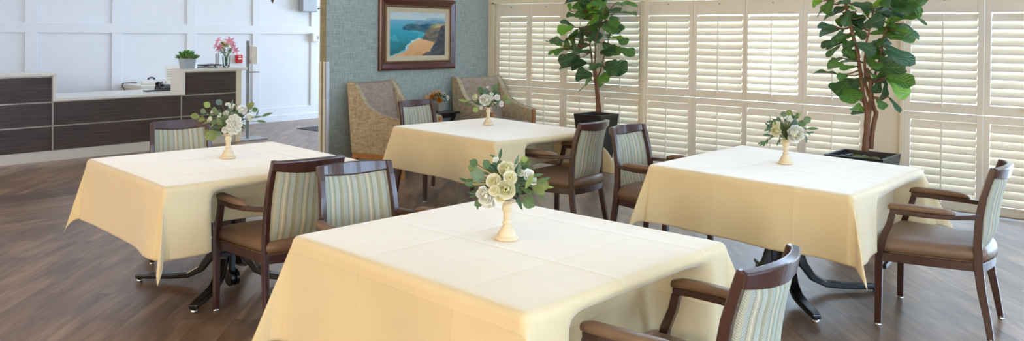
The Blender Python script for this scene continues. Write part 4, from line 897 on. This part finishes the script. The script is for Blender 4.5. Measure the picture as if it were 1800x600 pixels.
# ---------------------------------------------------------------- fiddle-leaf figs
LC = dict(l=(G(112, 172, 40), G(130, 188, 48)), m=(G(76, 124, 46), G(90, 140, 52)), d=(G(46, 88, 48), G(60, 102, 54)), g=(G(58, 106, 76), G(70, 118, 84)))
def fig(name, cx, cy, pw, bw, ph, pldepth, leaves, trunks, extra, label, seed, chips, tk):
    rn = random.Random(seed); t = thing('potted_fig', (cx, cy, 0), label, 'potted plant', 'fiddle-leaf figs')
    O = Vector((cx, cy, 0))
    b = MB(); R = [(bw, 0), (pw, ph), (pw-.022, ph), (pw-.03, ph-.06)]
    b.loft([[Vector((sx*w, sy*w, z)) for sx, sy in ((-1, -1), (1, -1), (1, 1), (-1, 1))] for w, z in R]); b.build('planter', 'planter_black', t, bevel=.003)
    b = MB(); w = pw-.028
    b.grid(lambda u, v: Vector(((u-.5)*2*w, (v-.5)*2*w, ph-.045+.012*math.sin(9*u+3)*math.sin(8*v))), 14, 14); b.build('soil', 'soil', t, smooth=True)
    b = MB()
    for _ in range(40):
        a = rn.uniform(0, 6.3); r = rn.uniform(0, w*.62); c_ = (r*math.cos(a), r*math.sin(a), ph-.05); q = rn.uniform(.02, .045)
        b.lathe([(.001, 0), (q, .004), (q*.8, q*.55), (.001, q*.7)], 8, c_)
    b.build('moss', 'moss', t, smooth=True)
    if chips:
        for _ in range(22):
            a = rn.uniform(0, 6.3); r = rn.uniform(w*.6, w*.95); x_, y_ = max(-w*.9, min(w*.9, 1.25*r*math.cos(a))), max(-w*.9, min(w*.9, 1.25*r*math.sin(a))); q = rn.uniform(.012, .024)
            b = MB(); b.lathe([(.001, 0), (q*.7, .003), (q, q*.4), (q*.7, q*.75), (.001, q*.85)], 7, (x_, y_, ph-.045)); b.build('pebble', 'pebble', t, smooth=True)
    def W(px, py, dd=0): p = at_y(px, py, pldepth+dd); return p-O
    joints = []
    b = MB()
    for tr in trunks:
        pts = [W(x, y, d) for x, y, r, d in tr]; rad = [r*tk for x, y, r, d in tr]
        P, Rr = [], []
        for i in range(len(pts)-1):
            for k in range(5): q = k/5; P.append(pts[i].lerp(pts[i+1], q)+Vector((rn.uniform(-1, 1), rn.uniform(-1, 1), 0))*.003); Rr.append(rad[i]*(1-q)+rad[i+1]*q)
        P.append(pts[-1]); Rr.append(rad[-1]); b.tube(P, Rr, 9); joints += P
    s = b; b = MB()
    def add(base, tip, wf, col, nrm):
        D = (tip-base); L = D.length
        j = min(joints, key=lambda p: (p-base).length); s.tube([j, j.lerp(base, .5)+Vector((0, 0, -.01)), base, base+D*.15], [.006, .005, .004, .003], 6)
        tip = base+D*1.08; leaf(b, base, tip, L*wf*1.28, nrm, 'fiddle', rn.choice(LC[col]), 6, 10, curl=.16, fold=.22, rnd=rn)
    for (bx, by, tx, ty, c_, wf) in leaves:
        d = rn.uniform(-.14, .14); base = W(bx, by, d*.5); tip = W(tx, ty, d+rn.uniform(-.08, .08))
        nrm = TO*1.0+Vector((0, 0, rn.uniform(.2, .9)))+RT*rn.uniform(-.4, .4)
        add(base, tip, wf, c_, nrm)
    # leaves on the hidden and upper sides of the crown
    for (n, x0, x1, y0, y1, dd) in extra:
        for _ in range(n):
            px, py = rn.uniform(x0, x1), rn.uniform(y0, y1); base = W(px, py, dd+rn.uniform(-.12, .12)); a = rn.uniform(0, 6.3)
            D = Vector((math.cos(a), math.sin(a)*.8, rn.uniform(-.5, .6))).normalized(); tip = base+D*rn.uniform(.17, .25)
            if (tip+O).y > YS-.12: continue
            add(base, tip, .62, rn.choice('mddm'), Vector((rn.uniform(-.4, .4), rn.uniform(-.8, 0), 1)))
    b.build('foliage', 'fig_leaf', t, smooth=True); s.build('trunk', 'bark', t, smooth=True)
z1 = lambda L, ox, oy, sc: [(ox+a/sc, oy+b_/sc, ox+c_/sc, oy+d/sc, k, w) for a, b_, c_, d, k, w in L]
F1 = z1([(470,172,480,36,'l',.72),(455,190,325,112,'m',.6),(390,110,300,40,'m',.7),(330,5,212,6,'d',.4),(310,150,222,140,'d',.5),(262,110,245,35,'l',.5),(430,70,520,-20,'d',.8),(575,85,580,-10,'l',.45),(590,115,716,92,'d',.4),(495,170,625,110,'m',.75),(510,235,622,225,'g',.42),(458,235,512,380,'g',.75),(420,236,518,188,'l',.5),(292,262,145,300,'l',.62),(300,262,172,195,'d',.35),(335,280,262,395,'m',.4),(350,265,385,340,'d',.7),(382,325,362,415,'d',.45),(430,360,395,258,'d',.7),(180,440,88,375,'m',.75),(200,470,105,515,'m',.5),(175,462,48,512,'m',.25),(222,365,232,478,'m',.6),(440,430,328,452,'d',.6),(300,505,145,575,'d',.3),(325,530,160,598,'d',.6),(600,220,655,310,'m',.7),(635,270,690,160,'m',.6),(655,300,772,255,'m',.5),(590,385,728,348,'l',.32),(575,400,650,525,'d',.6),(705,355,790,415,'m',.7),(700,470,862,520,'m',.6),(650,430,720,510,'m',.6),(292,375,292,480,'d',.4),(625,375,590,325,'m',.8),(620,200,700,260,'m',.7),(420,120,380,10,'d',.7),(540,60,560,-40,'d',.8)], 955, 0, 5.453) \
   + z1([(350,92,138,105,'d',.42),(352,95,228,118,'d',.45),(400,200,272,190,'d',.85),(395,235,335,272,'m',.9),(430,242,528,205,'m',.5),(430,240,460,292,'m',.8),(490,108,380,130,'d',.5),(505,105,662,150,'d',.72),(490,125,590,178,'d',.7),(465,15,565,5,'d',.6),(300,50,185,70,'d',.5),(500,95,600,110,'d',.7)], 955, 90, 4.618)
T1 = [[(1050,198,.028,0),(1049,165,.024,0),(1047,142,.026,.0),(1041,110,.016,0),(1037,80,.014,0),(1040,40,.01,0),(1036,-20,.007,0)], [(1055,198,.016,.02),(1052,166,.018,-.02),(1049,142,.02,0),(1046,110,.014,.03),(1047,70,.012,.03),(1060,30,.009,.03)], [(1047,145,.014,0),(1055,125,.011,.03),(1062,98,.01,.05),(1072,60,.007,.05)]]
fig('a', -5.48, 7.845, .185, .12, .645, 7.84, F1, T1, [(16, 1010, 1085, -60, 60, 0), (10, 1000, 1090, -90, -20, 0), (8, 990, 1090, 10, 100, -.05)], 'slim fiddle-leaf fig tree in a tall black square planter, left of the bushier one', 5, False, .72)
F2 = z1([(115,10,15,45,'l',.6),(215,-10,140,125,'m',.7),(190,40,50,155,'d',.25),(250,25,365,15,'g',.4),(385,60,215,110,'d',.35),(240,130,108,190,'m',.6),(330,130,262,240,'m',.5),(372,95,330,240,'d',.45),(255,265,72,242,'g',.35),(280,280,95,305,'d',.5),(320,275,210,415,'g',.35),(300,375,85,438,'d',.22),(325,405,150,458,'d',.22),(290,430,155,535,'d',.3),(375,35,590,70,'g',.4),(595,115,860,150,'g',.38),(505,255,695,180,'g',.6),(500,270,440,185,'g',.6),(560,325,795,290,'m',.35),(800,290,925,305,'m',.5),(700,345,995,345,'m',.45),(895,220,1040,362,'g',.25),(760,190,1010,80,'m',.7),(960,140,1108,225,'m',.25),(950,20,1062,150,'m',.6),(440,105,380,70,'l',.6),(580,70,705,5,'l',.6),(790,80,880,-20,'d',.8),(650,440,590,400,'d',.8),(430,415,612,490,'g',.62),(445,410,320,445,'d',.75),(655,470,905,590,'g',.5),(690,430,990,598,'g',.3),(515,570,690,510,'m',.65),(425,565,320,470,'m',.7),(310,560,170,610,'m',.45),(600,440,690,395,'d',.5),(545,160,515,75,'m',.8),(400,255,520,360,'d',.5),(335,330,280,400,'m',.7),(740,165,752,260,'l',.5),(840,220,700,330,'m',.7),(900,60,980,-10,'m',.8)], 1425, 0, 5.452) \
   + z1([(275,115,135,105,'m',.5),(385,85,295,5,'m',.7),(495,140,740,130,'d',.42),(600,215,820,250,'m',.5),(628,225,765,370,'l',.72),(608,235,595,392,'g',.42),(560,220,525,335,'d',.6),(535,385,590,465,'m',.9),(630,370,722,485,'g',.3),(440,490,342,450,'l',.7),(442,500,328,500,'g',.28),(402,400,400,345,'m',.8),(330,225,200,345,'d',.68),(445,225,325,285,'d',.65),(305,195,218,212,'m',.6),(320,300,402,332,'l',.5),(370,125,255,135,'m',.25),(440,150,525,205,'m',.3),(560,90,700,60,'d',.6),(450,60,540,130,'m',.6)], 1425, 90, 4.614)
T2_ = [[(1521,268,.034,0),(1523,235,.030,0),(1526,196,.030,0),(1517,165,.02,0),(1513,130,.019,0),(1508,95,.018,0),(1500,62,.018,0),(1490,25,.016,0),(1480,-30,.01,0)], [(1530,262,.024,.05),(1534,225,.024,.05),(1540,198,.022,.05),(1533,180,.018,.03),(1522,150,.014,.02),(1520,115,.013,.02),(1523,75,.01,.02),(1535,20,.008,.02)], [(1527,200,.02,0),(1532,170,.02,-.01),(1530,145,.018,-.02),(1524,120,.014,0)], [(1536,190,.012,.04),(1533,150,.012,.06),(1548,100,.014,.08),(1551,70,.012,.08),(1570,20,.01,.08)]]
fig('b', -2.215, 6.835, .225, .15, .62, 6.82, F2, T2_, [(22, 1470, 1590, -90, 40, .05), (16, 1450, 1590, -140, -30, 0), (16, 1470, 1580, 20, 150, .12)], 'bushier fiddle-leaf fig with twisted trunks in a black planter behind the right-hand table', 6, True, .8)

# ---------------------------------------------------------------- light
w = bpy.data.worlds.new('world'); bpy.context.scene.world = w; w.use_nodes = True
bg = w.node_tree.nodes['Background']; bg.inputs[0].default_value = (.58, .77, 1, 1); bg.inputs[1].default_value = WORLD
def area(name, loc, direction, sx, sy, power, col):
    ld = bpy.data.lights.new(name, 'AREA'); ld.shape = 'RECTANGLE'; ld.size = sx; ld.size_y = sy; ld.energy = power; ld.color = col
    o = bpy.data.objects.new(name, ld); C.objects.link(o); o.location = loc; o.rotation_euler = Vector(direction).to_track_quat('-Z', 'Z').to_euler(); return o
COOL = (.40, .60, 1.0); WARM = (1.0, .80, .54)
area('daylight_right_window', (3.9, -1.6, 2.2), (-1, 0, 0), 2.7, 1.6, PR, COOL)
area('daylight_right_window', (3.9, 1.8, 2.2), (-1, 0, 0), 2.7, 1.6, PR, COOL)
area('daylight_right_window', (3.9, 5.2, 2.2), (-1, 0, 0), 2.7, 1.6, PR, COOL)
area('cool_fill_clerestory', (-2, YS-.1, 3.5), (0, -1, -.35), 10, .6, PC, COOL)  # added cool fill for the tabletops, set at the unseen clerestory
area('daylight_entrance', (-10.05, 13.9, 1.6), (0, -1, 0), 3.6, 2.8, PE, (.62, .77, 1))
for x, y in ((-9, -3.5), (-5, -3.8), (-1, -3.8), (2.4, -3.5)): area('warm_fill_back', (x, y, 1.9), (0, 1, -.12), 1.4, 1.4, PW, WARM)  # added warm fill from behind the camera, no real lamps there
for y in (5.5, 9.5, 12): area('hall_cool_fill', (-10.6, y, 3.96), (0, 0, -1), 1.2, 1.2, PL, (.68, .81, 1))  # cool fill added overhead to brighten the hall, not real fixtures
for x in (-8, -4.5, -1):
    for y in (1, 4.5): area('ceiling_lamp', (x, y, 3.95), (0, 0, -1), .6, .6, PT, (1, .88, .7))
sc = bpy.context.scene
sc.view_settings.view_transform = 'Standard'; sc.view_settings.look = 'None'; sc.view_settings.gamma = 1; sc.view_settings.use_curve_mapping = False
sc.view_settings.exposure = EXPO
